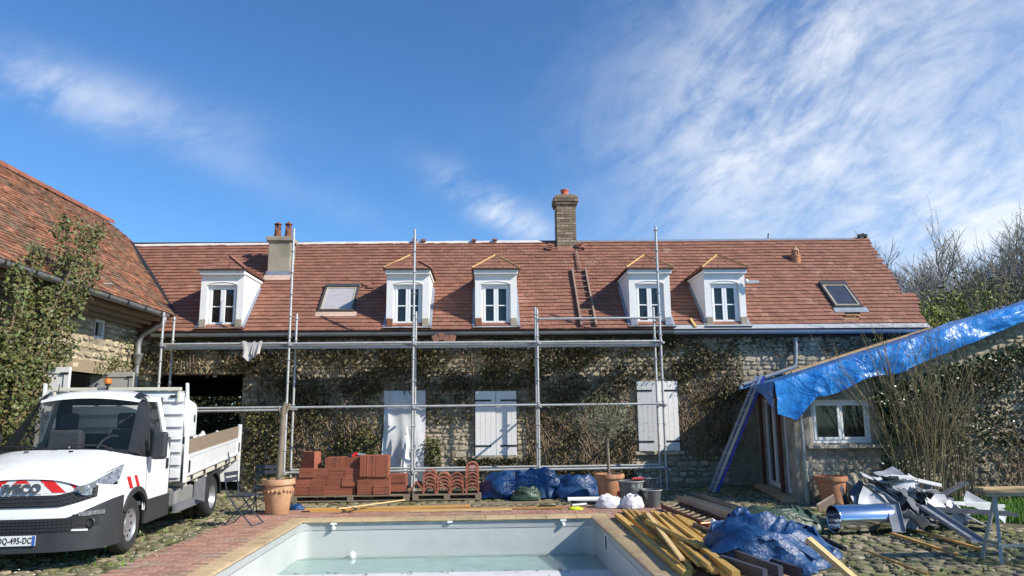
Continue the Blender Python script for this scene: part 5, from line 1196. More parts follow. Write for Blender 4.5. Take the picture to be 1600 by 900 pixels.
t = thing('potted_tree', 'swagged terracotta pot with a bare grey tree trunk beside the folding chairs', 'potted tree', c)
pot_mesh(MB(), c, .285, .60, True).build('pot', mat('pale_terracotta', (0.52, 0.30, 0.165), .9, var=.22, scale=7, bump=.2, col2=(0.50, .38, .26), blotch=(3, .5, .7)), t, smooth=45)
MB().lathe([(.02, .53), (.245, .52)], 20, c, False).build('soil', m_soil, t)
top = onY(443, 640, c.y)
MB().tube(catmull([c+Vector((.0, 0, .5)), c.lerp(top, .35)+Vector((.0, 0, .2)), c.lerp(top, .75), top, top+Vector((.04, 0, .12))], 4), [.058-.0012*i for i in range(17)], 10).tube([top-Vector((0, 0, .1)), top+Vector((.12, 0, .1))], [.04, .025], 8).tube([top-Vector((0, 0, .15)), top+Vector((-.1, 0, .06))], [.035, .02], 8).build('trunk', m_bark, t, smooth=60)
leaf_cloud([c+Vector((rnd(-.22, .22), rnd(-.2, .2), .53+rnd(0, .14))) for _ in range(160)], (.03, .07), .25, 3, 1).build('weeds', m_green, t, fix=False)
c = gnd(953, 783); c.z = 0
t = thing('olive_tree', 'small olive tree with round silvery crown in a terracotta pot', 'olive tree', c)
pot_mesh(MB(), c, .29, .52).build('pot', m_terra, t, smooth=45); MB().lathe([(.02, .46), (.25, .45)], 20, c, False).build('soil', m_soil, t)
cz = onY(955, 648, c.y); stem = [c+Vector((0, 0, .4)), c+Vector((-.01, 0, .9)), Vector((c.x-.02, c.y, 1.35))]
tk = MB(); tk.tube(catmull(stem, 4), [.032]*9, 8)
br = []
for k in range(26):
    a = rnd(0, 6.3); e = rnd(.2, 1.3); d = Vector((math.cos(a)*math.cos(e), math.sin(a)*math.cos(e), math.sin(e))); p = Vector((c.x-.02, c.y, 1.30+rnd(-.1, .1)))
    q = p+d*rnd(.35, .72); m_ = (p+q)/2+Vector((rnd(-.06, .06), rnd(-.06, .06), .05)); tk.tube([p, m_, q], [.012, .008, .003], 5, False); br.append((p, m_, q))
tk.build('trunk', m_bark, t, smooth=60)
pts = []
for (p, m_, q) in br:
    for k in range(85): u = rnd(.15, 1.08)**.8; x = p.lerp(q, u); s_ = .05+.12*u; pts.append(x+Vector((random.gauss(0, s_), random.gauss(0, s_), random.gauss(0, s_))))
leaf_cloud(pts, (.04, .075), .24, 5, .2).build('crown', m_olive, t, fix=False)
# ---- pallets with packs of tiles and ridge tiles
m_pack = mat('new_red_tile_pack', (0.30, 0.098, 0.055), .8, var=.15, scale=15, rnd=.16, col2=(0.22, .08, .05), blotch=(5, .5, .7))
def pallet(x0, x1, y0, y1, label):
    t = thing('pallet', label, 'pallet', ((x0+x1)/2, (y0+y1)/2, 0)); n = 6
    for k in range(3): y = y0+(y1-y0-.1)*k/2; MB().bb((x0, y, 0), (x1, y+.1, .022)).build('bottom_board', m_oldwood, t); [MB().bb((x, y, .022), (x+.12, y+.1, .095)).build('block', m_oldwood, t) for x in (x0, (x0+x1)/2-.06, x1-.12)]
    for k in range(n): y = y0+(y1-y0-.11)*k/(n-1); MB().bb((x0, y, .096), (x1, y+.11, .118)).build('deck_board', m_oldwood, t)
PYF = 15.35
xl, xr = onY(455, 780, PYF).x, onY(640, 780, PYF).x
pallet(xl, xr, PYF-.06, PYF+.9, 'wooden pallet under the packs of red roof tiles'); xl2, xr2 = xr+.06, onY(752, 775, PYF).x; pallet(xl2, xr2, PYF-.04, PYF+.75, 'wooden pallet under the stacked half-round ridge tiles')
ZP = .12
rects = []
def rowp(xs_, y0, y1, tag_, vert=False, dy=0.0): rects.extend([(a, b_, y0, y1, tag_, vert, dy) for a, b_ in zip(xs_[:-1], xs_[1:])])
rowp([459, 483, 507, 531, 555], 769, 783, 'bottom course'); rowp([462, 486, 510, 534, 558], 755, 769, 'second course'); rowp([467, 491, 514, 538, 561], 741, 755, 'third course')
rects += [(508, 535, 724, 741, 'top course', True, .02), (535, 561, 724, 741, 'top course', True, .03)]
rects += [(558, 583, 755, 782, 'right-hand stack', False, -.05), (583, 609, 768, 782, 'right-hand stack', False, -.05), (583, 609, 754, 768, 'right-hand stack', False, -.05), (562, 575, 721, 754, 'upright', True, -.08), (575, 606, 721, 754, 'upright', True, -.08), (609, 634, 763, 777, 'low', False, .1), (609, 634, 750, 763, 'low', False, .1)]
zmap = {}
zref = onY(540, 783, PYF).z
def pack(x0, x1, z0, z1, yf, vert, depth=.40):
    mb = MB(); r_ = random.random()
    if vert:
        n = max(6, int((x1-x0)/.014))
        for k in range(n): a = x0+(x1-x0)*k/n; j = rnd(-.004, .004); mb.bb((a+.0008, yf+j, z0), (a+(x1-x0)/n-.0008, yf+depth, z1+rnd(-.004, .003)), r_)
    else:
        n = max(5, int((z1-z0)/.014))
        for k in range(n): a = z0+(z1-z0)*k/n; j = rnd(-.004, .004); mb.bb((x0+rnd(-.003, .003), yf+j, a+.0006), (x1+rnd(-.003, .003), yf+depth, a+(z1-z0)/n-.0006), r_)
    return mb
for (a, b_, y0, y1, tg_, vert, dy) in rects:
    p, q = onY(a, y0, PYF+dy), onY(b_, y1, PYF+dy); z0, z1 = q.z-zref+ZP, p.z-zref+ZP
    lb_ = {'bottom course': 'pack of red tiles in the bottom course of the tile stack', 'second course': 'pack of red tiles in the second course of the tile stack', 'third course': 'pack of red tiles in the third course of the tile stack', 'top course': 'pack of red tiles on top of the long stack, drill on it', 'right-hand stack': 'pack of red tiles under the upright packs', 'upright': 'tall upright pack of red tiles on the stack', 'low': 'pack of red tiles in the low pile next to the ridge tiles'}[tg_]
    tag(pack(p.x+.004, q.x-.004, max(z0, ZP)+.001, z1-.001, PYF+dy+rnd(-.012, .012), vert).build('tile_pack', m_pack, fix=False), lb_, 'tile pack', 'packs of roof tiles, '+tg_)
p, q = onY(470, 715, PYF+.05), onY(494, 741, PYF+.05)
sp = MB(); z0 = q.z-zref+ZP+.002; z1 = p.z-zref+ZP
base_ = pack(0, q.x-p.x, 0, z1-z0, 0, False, .20); M_ = Matrix.Translation((p.x, PYF+.15, z0)) @ Matrix.Rotation(R(-28), 4, 'Z'); base_.v = [tuple(M_ @ Vector(v_)) for v_ in base_.v]
tag(base_.build('tile_pack', m_pack, fix=False), 'single pack of red tiles standing turned at the end of the stack', 'tile pack')
# cordless drill on the packs
d0 = onY(555, 719, PYF+.2); ztop_ = onY(530, 724, PYF).z-zref+ZP+.002
t = thing('cordless_drill', 'red and grey cordless drill lying on the tile packs', 'drill', (d0.x, PYF+.2, ztop_))
b0 = Vector((d0.x, PYF+.2, ztop_))
MB().tube([b0+Vector((-.03, 0, .045)), b0+Vector((.05, 0, .045))], [.04, .042], 10).build('body', mat('drill_red', (.5, .02, .025), .45), t, smooth=50); MB().tube([b0+Vector((.05, 0, .045)), b0+Vector((.10, 0, .042)), b0+Vector((.16, 0, .042)), b0+Vector((.23, 0, .04))], [.036, .032, .02, .006], 10).build('chuck', m_zinc, t, smooth=50)
MB().beam(b0+Vector((-.01, 0, .03)), b0+Vector((-.07, -.10, .025)), .045, .05).build('handle', mat('drill_red', (.5, .02, .025), .45), t, bevel=.01); MB().box(b0+Vector((-.085, -.13, .035)), (.08, .06, .07)).build('battery', m_black, t, bevel=.008)
# half-round ridge tiles, nested in four stacks
m_rt = mat('ridge_tile_red', (0.34, 0.12, 0.075), .85, var=.2, rnd=.25, scale=14)
def half_round(cx_, yf, z0, r_, L, tilt=0.0):
    mb = MB(); rows = []
    for y, k in ((yf, 1.0), (yf+.04, 1.0), (yf+.045, .95), (yf+L, .9)): rows.append([Vector((cx_+r_*k*math.cos(R(a)), y+tilt*0, z0+r_*1.02*k*math.sin(R(a)))) for a in range(0, 181, 15)])
    P_ = [[Vector(p) for p in r2] for r2 in rows]; inn = [[Vector((cx_+(p.x-cx_)*.80, p.y, z0+(p.z-z0)*.80)) for p in r2] for r2 in rows]
    m, n = len(P_), len(P_[0]); vs = [p for r2 in P_ for p in r2]+[p for r2 in inn for p in r2]; N = m*n; fs = []
    for i in range(m-1):
        for k in range(n-1): f_ = (i*n+k, i*n+k+1, (i+1)*n+k+1, (i+1)*n+k); fs.append(f_); fs.append(tuple(N+j for j in reversed(f_)))
    for i in (0, m-1):
        for k in range(n-1): a, b_ = i*n+k, i*n+k+1; fs.append((a, a+N, b_+N, b_) if i == 0 else (b_, b_+N, a+N, a))
    for k in (0, n-1):
        for i in range(m-1): a, b_ = i*n+k, (i+1)*n+k; fs.append((a, b_, b_+N, a+N))
    return mb.add(vs, fs)
for (px, n, sid) in ((671, 6, 'first'), (693, 5, 'second'), (714, 5, 'third'), (738, 8, 'tall')):
    cx_ = onY(px, 775, PYF+.1).x
    for k in range(n):
        lab = 'half-round clay ridge tile in the tallest nested stack' if sid == 'tall' else 'half-round clay ridge tile in the three low nested stacks'
        tag(half_round(cx_+rnd(-.006, .006), PYF+.02+rnd(-.015, .015)+(.02*k if sid == 'tall' else .012*k), ZP+.002+k*.068+(.03 if k and False else 0), .142, .40).build('ridge_tile', m_rt, smooth=40), lab, 'ridge tile', 'nested ridge tiles, '+('tall stack' if sid == 'tall' else 'low stacks'))
for (px, ry, lb_) in ((646, 38, 'angled ridge tile tipped against the low tile packs'), (657, -42, 'angled ridge tile leaning the other way beside the arches')):
    cx_ = onY(px, 768, PYF+.1); mb = MB(); mb.box((cx_.x, PYF+.22, ZP+.145), (.03, .38, .27), Matrix.Rotation(R(ry), 3, 'Y')); tag(mb.build('angle_tile', m_pack, bevel=.004), lb_, 'ridge tile')
# ---- crumpled tarpaulins
m_tarp2 = mat('dark_blue_tarpaulin', (0.008, 0.048, 0.145), .42, var=.2, scale=6, bump=.5, bscale=22, spec=.5, col2=(0.022, 0.08, .19), blotch=(4, .5, .7))
m_tarpg = mat('green_tarpaulin_side', (0.045, 0.075, 0.05), .4, var=.3, scale=6, bump=.5, bscale=22)
def crumple(cx_, cy_, rx, ry, h, seed, z0=0.0, n=46, m=34, skew=0.0, edge=.12):
    mb = MB(); P_ = []
    for j in range(m+1):
        v = j/m; row = []
        for i in range(n):
            a = 2*math.pi*i/n; rr = 1-v; ca, sa_ = math.cos(a), math.sin(a)
            q = Vector((ca*rr*2.0+seed, sa_*rr*2.0, v*1.5))
            k = 1+.22*mnoise.noise(q*1.3)
            base = Vector((ca*rx*k, sa_*ry*k, 0))
            # rounded heap profile with sharp folds from ridged noise
            w_ = math.sin(min(1, v*1.02)*math.pi/2)
            rad = math.cos(v*math.pi/2)**.55
            fold = (abs(mnoise.noise(q*1.7))*1.25+abs(mnoise.noise(q*3.6+Vector((3, 1, 0))))*.55+abs(mnoise.noise(q*8))*.16)
            zz = h*(w_**.8)*(1.08-.50*fold)+h*.25*mnoise.noise(q*1.1+Vector((5, 5, 5)))*w_
            off = (fold-.35)*edge
            p = Vector((cx_+base.x*rad*(1+off*1.4)+skew*zz, cy_+base.y*rad*(1+off*1.4), z0+max(.0, zz)*(0 if j == 0 else 1)+.004))
            row.append(p)
        row.append(row[0].copy()); P_.append(row)
    return mb.grid(P_)
def softly(o, n=4, f=.5):
    md = o.modifiers.new('soften', 'SMOOTH'); md.factor = f; md.iterations = n; return o
def heap(px0, px1, pytop, pybot, yf, depth, seed, material, label, name='tarpaulin', z0=0.0):
    a, b_ = onY(px0, pybot, yf+depth/2), onY(px1, pytop, yf+depth/2); cx_ = (a.x+b_.x)/2; h = b_.z-z0
    tag(softly(crumple(cx_, yf+depth/2, (b_.x-a.x)/2, depth/2, h*1.12, seed, z0).build(name, material, smooth=32, fix=False)), label, 'tarpaulin')
heap(746, 836, 741, 780, 15.35, .8, 1.3, m_tarp2, 'crumpled dark blue tarpaulin next to the ridge tiles'); heap(790, 884, 736, 780, 15.3, .8, 4.1, m_tarp2, 'crumpled blue tarpaulin with a high fold in the middle of the heap'); heap(862, 940, 743, 780, 15.2, .8, 9.7, m_tarp2, 'crumpled blue tarpaulin next to the olive pot')
heap(800, 846, 762, 783, 15.0, .35, 13.2, m_tarpg, 'dark green tarpaulin lump in front of the blue heap')
tag(softly(crumple(*gnd(463, 797).xy, .14, .10, .10, 21.0, n=30, m=16).build('plastic_bag', m_tarp2, smooth=32, fix=False)), 'small blue plastic bag at the end of the planks', 'bag')
# ---- buckets
m_bucket = mat('mortar_bucket', (0.10, 0.105, 0.105), .6, var=.5, scale=9, col2=(0.42, .42, .40), blotch=(5, .55, .68), aniso=(1, 1, .35))
def bucket(px, pybot, r_, h, label):
    c = gnd(px, pybot); c.z = 0; t = thing('bucket', label, 'bucket', c)
    MB().lathe([(r_*.72, 0), (r_*.74, .01), (r_*.97, h*.94), (r_*1.03, h*.95), (r_*1.03, h), (r_*.95, h), (r_*.70, .03), (.001, .03)], 28, c, True).build('shell', m_bucket, t, smooth=40)
    MB().tube([c+Vector((r_*1.03*math.cos(R(a)), r_*1.03*math.sin(R(a)), h-.01)) for a in range(0, 361, 15)], .009, 6, False).build('rim', mat('bucket_rim', (.36, .36, .35), .6), t, smooth=60)
    MB().tube([c+Vector((r_*1.03*math.cos(R(a)), -r_*.3-.02*math.sin(R(a)), h-.02-.10*math.sin(R(a)))) for a in range(0, 181, 15)], .005, 5, False).build('handle', m_iron, t)
    return c
b1 = bucket(987, 791, .235, .46, 'grey mortar bucket with red gloves on its rim'); bucket(1014, 779, .215, .42, 'grey mortar bucket standing behind the one with gloves'); bucket(1019, 793, .18, .32, 'smaller dark bucket in front of the grey pair')
gl = MB()
for k in range(4): gl.tube(catmull([b1+Vector((.02+.05*k, -.05, .475)), b1+Vector((.06+.05*k, -.02+.02*k, .50)), b1+Vector((.10+.05*k, .06, .485))], 3), [.018]*7, 7)
gl.box(b1+Vector((.12, .05, .478)), (.18, .09, .025)); tag(gl.build('work_gloves', mat('red_glove', (.38, .05, .05), .8), smooth=50), 'red work gloves lying across the bucket rim', 'gloves')
# ---- plastic bags and tubes on the far paving
m_bag = mat('white_plastic_bag', (0.70, .68, .68), .4, var=.1, bump=.4, bscale=30)
for (px, py, rx, ry, h, sd, lb_) in ((955, 795, .26, .18, .22, 31.0, 'crumpled white plastic bag, the larger one before the buckets'), (990, 796, .20, .15, .24, 35.0, 'crumpled white plastic bag pushed up to the dark bucket')):
    g0 = gnd(px, py); tag(softly(crumple(g0.x, g0.y+.1, rx, ry, h, sd, .008, 36, 24).build('plastic_bag', m_bag, smooth=32, fix=False)), lb_, 'bag')
g0 = gnd(972, 789); tag(softly(crumple(g0.x, g0.y+.15, .09, .07, .22, 51.0, .008, 24, 16).build('plastic_bag', mat('orange_bag', (.62, .10, .03), .5), smooth=32, fix=False)), 'bright orange plastic scrap between the white bags', 'bag')
def rod(name, a, b_, r_, material, label, cat, n=12, group=None): 
    mb = MB(); mb.tube([a, b_], r_, n); return tag(mb.build(name, material, smooth=50), label, cat, group)
def gp(px, py, z): p = gnd(px, py, z); return p
rod('metal_tube', gp(887, 781, .06), gp(946, 780, .06), .05, m_whiteplastic, 'short white tube lying behind the neon glove', 'tube'); rod('metal_tube', gp(893, 790, .05), gp(915, 788, .05), .035, m_zinc, 'short grey tube beside the neon glove', 'tube')
rod('dark_pipe', gp(893, 784, .03), gp(930, 786, .03), .022, m_black, 'thin black pipe between the white tubes', 'pipe')
g0 = gnd(900, 798); tag(softly(crumple(g0.x, g0.y+.05, .13, .07, .06, 61.0, .006, 26, 14).build('neon_glove', mat('neon_yellow', (.55, .62, .03), .6), smooth=40, fix=False)), 'neon yellow glove on the far edge of the pool', 'glove')
# ---- planks along the far edge
m_plank = mat('orange_pine', (0.52, 0.29, 0.085), .65, var=.2, scale=3, aniso=(1, 8, 8), rnd=.2, col2=(.42, .25, .10), blotch=(2, .5, .7))
m_plank2 = mat('pale_pine', (0.62, 0.44, 0.20), .65, var=.2, scale=3, aniso=(1, 8, 8), rnd=.2)
PLK = 'planks along the far pool edge'
def plank(p, q, w_, h, material, label, group=None, roll=0):
    up = Vector((0, math.sin(R(roll)), math.cos(R(roll)))); mb = MB(); mb.beam(p, q, w_, h, up, random.random()); o = mb.build('plank', material, bevel=.003); tag(o, label, 'plank', group); return o
for (a, b_, z, w_, h, mt) in (((476, 796), (735, 790), .05, .14, .03, m_plank), ((485, 799), (740, 796), .02, .12, .027, m_plank), ((520, 797), (880, 793), .035, .05, .03, m_plank), ((640, 799), (720, 797), .03, .06, .03, m_plank2), ((660, 789), (868, 784), .06, .11, .03, m_oldwood), ((720, 797), (800, 796), .03, .07, .03, m_plank2)):
    plank(gp(*a, z), gp(*b_, z), w_, h, mt, 'orange pine board lying along the far pool edge' if mt is m_plank else 'pale short batten on the boards by the far pool edge' if mt is m_plank2 else 'weathered brown board behind the orange boards', PLK+(', orange' if mt is m_plank else ', pale'))
plank(gp(528, 795, .10), gp(632, 781, .14), .045, .02, m_plank2, 'thin pale batten slanting up over the pallet edge'); plank(gp(515, 786, .12), gp(560, 795, .09), .05, .02, m_oldwood, 'short grey batten crossing under the pale one')
tag(MB().beam(gp(842, 790, .03), gp(868, 790, .03), .16, .012).build('shovel_blade', m_iron, bevel=.003), 'dark blade of a shovel at the end of the brown board', 'shovel')
# ---- loose stack of yellow timber on the right
m_timb = mat('treated_yellow_timber', (0.54, 0.34, 0.09), .65, var=.22, scale=3, aniso=(6, 1, 6), rnd=.25, col2=(.40, .25, .07), blotch=(2, .5, .7))
TG = 'yellow timbers stacked beside the pool'
rt_ = random.Random(5)
TL = [((965, 806), (1074, 897), .04, .095, .07)]
for k in range(26):
    u = k/25; z = rt_.uniform(.03, .05)+.14*math.sin(math.pi*u)*rt_.random(); a = (975+95*u+rt_.uniform(-5, 5), 799+10*u+rt_.uniform(-4, 4)); ln = rt_.uniform(.75, 1.0)
    TL.append((a, (a[0]+(98+22*u)*ln+rt_.uniform(-14, 14), a[1]+(98-6*u)*ln), z, rt_.choice((.035, .045, .05, .07)), rt_.choice((.03, .035, .045, .06))))
TL += [((1082, 846), (1150, 898), .16, .08, .07), ((1100, 868), (1160, 905), .06, .09, .07)]
for (a, b_, z, w_, h) in TL:
    kd = 'thick squared' if w_ >= .07 else 'thin'; hi_ = 'on top of' if z > .10 else 'low in'
    plank(gp(*a, z), gp(*b_, z), w_, h, m_timb, f'{kd} yellow treated timber {hi_} the loose stack beside the pool', f'{kd} yellow timbers {hi_} the stack', rnd(-8, 8))
plank(gp(1012, 803, .24), gp(1066, 874, .13), .055, .03, m_plank2, 'pale batten lying across the yellow timbers'); plank(gp(1262, 842, .42), gp(1335, 905, .10), .10, .05, m_plank2, 'pale squared timber leaning on the blue tarpaulin heap')
rod('round_pole', gp(1010, 815, .20), gp(1090, 853, .20), .035, m_timb, 'round peeled pole on top of the yellow timbers', 'pole')
# steel channel, rails, ladder and pipes behind the timber
def channel(a, b_, w_, h, material, label, name='steel_channel'):
    a = Vector(a); b_ = Vector(b_); d = (b_-a).normalized(); s = d.cross(Vector((0, 0, 1))).normalized(); mb = MB(); u = Vector((0, 0, 1))
    prof = [(-w_/2, h), (-w_/2, 0), (w_/2, 0), (w_/2, h), (w_/2-.008, h), (w_/2-.008, .008), (-w_/2+.008, .008), (-w_/2+.008, h)]
    mb.prism([a+s*x+u*z for x, z in prof], b_-a); return tag(mb.build(name, material), label, 'channel')
channel(gp(1063, 783, .08), gp(1150, 812, .10), .16, .11, m_zinc, 'grey zinc channel lying behind the yellow timbers'); channel(gp(1090, 778, .05), gp(1155, 800, .06), .12, .08, mat('dull_steel', (.22, .22, .22), .5, metal=.4), 'narrow dull channel next to the wide zinc one')
m_darkrail = mat('dark_perforated_rail', (.05, .055, .075), .5, var=.3)
def rail_things(a, b_, z, label):
    a = gp(*a, z); b_ = gp(*b_, z); t = thing('perforated_rail', label, 'rail', (a+b_)/2, 0, 'perforated rails by the timber'); d = b_-a; L = d.length; d.normalize()
    MB().beam(a, b_, .05, .11).build('rail_body', m_darkrail, t)
    k = .06
    while k < L-.05: p = a+d*k; s = d.cross(Vector((0, 0, 1))).normalized(); MB().beam(p-s*.0275+Vector((0, 0, 0)), p-s*.0275+d*.04, .004, .05).build('slot', m_grey, t); k += .085
for (a, b_, z) in (((1085, 823), (1178, 866), .10), ((1118, 822), (1170, 842), .12), ((1128, 876), (1196, 899), .16), ((1150, 868), (1220, 894), .18), ((1170, 868), (1252, 896), .10)): rail_things(a, b_, z, 'dark perforated rail with pale slots by the tarpaulin heap')
t = thing('ladder', 'brown wooden ladder lying flat behind the timber stack', 'ladder', gp(1075, 800, 0))
a0, a1, b0_, b1_ = gp(1034, 791, .06), gp(1108, 822, .06), gp(1062, 787, .06), gp(1135, 815, .06)
for (p, q) in ((a0, a1), (b0_, b1_)): MB().beam(p, q, .03, .07).build('rail', m_brownwood, t)
for k in range(9): MB().tube([a0.lerp(a1, (k+.5)/9), b0_.lerp(b1_, (k+.5)/9)], .016, 8).build('rung', m_oldwood, t)
rod('pipe', gp(1095, 818, .18), gp(1140, 815, .18), .022, mat('copper', (.45, .18, .09), .35, metal=.8), 'copper pipe across the dark rails', 'pipe'); rod('pipe', gp(1112, 817, .20), gp(1150, 822, .20), .028, mat('pale_blue_plastic', (.30, .48, .62), .4), 'pale blue pipe next to the copper one', 'pipe')
g0 = gnd(1122, 838); tag(softly(crumple(g0.x, g0.y, .12, .10, .24, 71, .0, 26, 16).build('white_scrap', m_bag, smooth=32, fix=False)), 'white plastic scrap caught between the rails', 'scrap')
# blue tarpaulin heap on the right
g0 = gnd(1222, 892); tag(softly(crumple(g0.x-.05, g0.y+.35, .68, .55, .52, 81, 0, 90, 60, edge=.2).build('tarpaulin', m_tarp2, smooth=28, fix=False)), 'big crumpled blue tarpaulin heaped over the end of the timber stack', 'tarpaulin')
g0 = gnd(1160, 850); tag(softly(crumple(g0.x, g0.y, .22, .2, .46, 87, 0, 44, 30, edge=.2).build('tarpaulin', m_tarp2, smooth=28, fix=False)), 'small dark blue tarpaulin bunch against the big heap', 'tarpaulin')
g0 = gnd(1225, 836); tag(softly(crumple(g0.x, g0.y+.2, .62, .32, .36, 93, 0, 60, 36, edge=.22).build('tarpaulin', m_tarpg, smooth=28, fix=False)), 'dark green tarpaulin crumpled behind the big blue heap', 'tarpaulin')
g0 = gnd(1290, 876); tag(softly(crumple(g0.x, g0.y+.2, .26, .25, .16, 97, 0, 44, 24, edge=.2).build('tarpaulin', m_tarp2, smooth=28, fix=False)), 'flat blue tarpaulin corner beside the leaning timber', 'tarpaulin')
g0 = gnd(1235, 845)
rod('black_hose', gp(1245, 822, .15), gp(1320, 858, .04), .03, m_black, 'black hose running out of the tarpaulin heap', 'hose'); rod('cane', gp(1282, 846, .02), gp(1322, 860, .02), .008, m_plank2, 'thin pale cane on the cobbles by the black hose', 'cane', 6)
rod('cane', gp(1352, 860, .02), gp(1450, 898, .02), .012, m_plank, 'long yellow cane on the cobbles', 'cane', 6)
# ---- scrap heap of zinc with the bright duct
m_duct = mat('polished_zinc_duct', (0.62, 0.68, 0.76), .18, metal=1.0, var=.06)
dc = gp(1303, 811, .19); dc2 = gp(1397, 808, .19)
t = thing('metal_duct', 'shiny rolled zinc duct lying in front of the scrap heap', 'duct', (dc+dc2)/2-Vector((0, 0, .19)))
dv = (dc2-dc).normalized(); M_ = dv.to_track_quat('Z', 'Y').to_matrix(); L = (dc2-dc).length
MB().lathe([(.188, 0), (.190, .01), (.190, L), (.175, L), (.175, .0)], 40, dc, False, M_).build('shell', m_duct, t, smooth=40)
MB().tube([dc+M_ @ Vector((.184*math.cos(R(a)), .184*math.sin(R(a)), 0)) for a in range(0, 361, 12)], .011, 6, False).build('rolled_edge', m_duct, t, smooth=60)
m_scrap = [mat('zinc_scrap_pale', (.40, .41, .42), .5, metal=.04, var=.2, scale=6), mat('zinc_scrap_grey', (.27, .28, .295), .5, metal=.06, var=.25, scale=6), mat('zinc_scrap_dark', (.12, .125, .14), .55, metal=.3, var=.3, scale=6), mat('white_lacquered_sheet', (.58, .58, .57), .5, var=.1)]
def bent_sheet(L, W, bend, seed):
    rg = random.Random(seed); mb = MB(); n = 9; k0 = rg.uniform(.25, .75); P_ = []
    for i in range(n):
        u = i/(n-1); a = bend*max(0, u-k0); row = []
        for j in range(5):
            v = j/4-.5; z = .07*math.sin(u*5+rg.random()*.3)*abs(bend)*.5+abs(v)*W*rg.uniform(.1, .3)*(1 if seed % 2 else 0)
            row.append(Vector((u*L-L/2, v*W+.02*math.sin(u*8+seed), z+math.sin(a)*.4*max(0, u-k0)*L)))
        P_.append(row)
    return mb.grid(P_, thick=(0, 0, .006))
random.seed(11)
SCL = {0: 'pale', 1: 'grey', 2: 'dark', 3: 'white'}
hc = gp(1420, 822, 0)
for k in range(84):
    u = random.gauss(0, .42); v = random.gauss(0, .36); h = max(0.02, .62*math.exp(-(u*u+v*v)/.34))*rnd(.55, 1.0)
    L, W = rnd(.28, .72), rnd(.14, .34); mi = random.choices((0, 1, 2, 3), (5, 4, 4, 4))[0]
    mb = bent_sheet(L, W, rnd(-1.4, 1.4), k)
    Rm = Matrix.Rotation(R(random.gauss(24, 18)), 4, 'X') @ Matrix.Rotation(R(random.gauss(14, 16)), 4, 'Y') @ Matrix.Rotation(rnd(0, 6.28), 4, 'Z') @ Matrix.Rotation(R(random.gauss(0, 17)), 4, 'Y') @ Matrix.Rotation(R(random.gauss(0, 24)), 4, 'X')
    T_ = Matrix.Translation((hc.x+u*.95, hc.y+.2+v*.85, h+.05)) @ Rm; mb.v = [tuple(T_ @ Vector(p)) for p in mb.v]
    zmin = min(p[2] for p in mb.v)
    if zmin < 0: mb.v = [(p[0], p[1], p[2]-zmin) for p in mb.v]
    tag(mb.build('zinc_offcut', m_scrap[mi], smooth=30), f'{SCL[mi]} bent sheet offcut in the scrap heap by the annex', 'offcut', f'{SCL[mi]} offcuts in the scrap heap')
random.seed(23)
for (a, b_, za, zb_, w_, mi, lb_) in (((1362, 770), (1402, 738), .28, .66, .14, 3, 'white folded strip sticking up from the top of the scrap heap'), ((1440, 790), (1528, 848), .34, .02, .17, 1, 'long grey trough sliding off the scrap heap towards the trestle'), ((1395, 790), (1405, 832), .36, .04, .17, 1, 'curved grey strip hanging over the end of the duct'), ((1450, 798), (1585, 806), .26, .20, .22, 2, 'long dark sheet running from the scrap heap to the trestle'), ((1500, 790), (1560, 792), .30, .26, .24, 3, 'white sheet lying on the long dark sheet'), ((1470, 776), (1510, 756), .26, .46, .12, 2, 'dark strip jutting out at the back of the scrap heap'), ((1425, 752), (1462, 760), .62, .52, .2, 3, 'white box-folded sheet on the crest of the scrap heap')):
    channel(gp(*a, za), gp(*b_, zb_), w_, .05, m_scrap[mi], lb_, 'sheet_metal_strip')
g0 = gp(1296, 800, 0); mb = MB(); mb.box((g0.x+.02, g0.y+.15, .12), (.34, .03, .22), Matrix.Rotation(R(-28), 3, 'Y') @ Matrix.Rotation(R(40), 3, 'X')); tag(mb.build('broken_slab', mat('pink_slab', (.50, .38, .32), .9), bevel=.005), 'pinkish broken tile slab tilted beside the duct', 'slab')
for (a, b_) in (((1392, 833), (1500, 868)), ((1430, 828), (1545, 862))): plank(gp(*a, .02), gp(*b_, .02), .05, .03, m_plank, 'thin yellow batten on the ground before the scrap heap', 'battens before the scrap heap')
# ---- pots and stone disc by the annex
c = Vector((gnd(1300, 800).x*0+onY(1300, 770, 13.55).x, 13.55, 0)); t = thing('terracotta_pot', 'empty terracotta pot standing against the annex wall', 'pot', c)
pot_mesh(MB(), c, .28, .52).build('pot_body', m_terra, t, smooth=45)
c = onY(1337, 755, 13.75); mb = MB(); mb.lathe([(.26, -.035), (.28, -.02), (.28, .02), (.26, .035)], 28, (c.x, 13.72, .28), True, Matrix.Rotation(R(72), 3, 'X') @ Matrix.Rotation(R(30), 3, 'Y')); tag(mb.build('millstone', mat('stone_disc', (.36, .32, .23), .9, var=.3, bump=.4), smooth=30), 'round stone disc leaning beside the terracotta pot', 'stone disc')
c = onY(1362, 768, 13.6); mb = MB(); mb.bb((c.x-.16, 13.45, 0), (c.x+.16, 13.72, .3)); tag(mb.build('planter', m_terra, bevel=.015), 'low square clay planter behind the scrap heap', 'planter')
for (px, py, s) in ((1316, 783, .07), (1285, 784, .05)): g0 = gnd(px, py); tag(MB().lathe([(s*.7, 0), (s, s*.6), (s*.9, s*1.6), (s*.5, s*2)], 12, (g0.x, g0.y-.1, 0)).build('stone', m_concrete, smooth=40), 'small pale stone on the ground near the duct', 'stone', 'small stones near the duct')
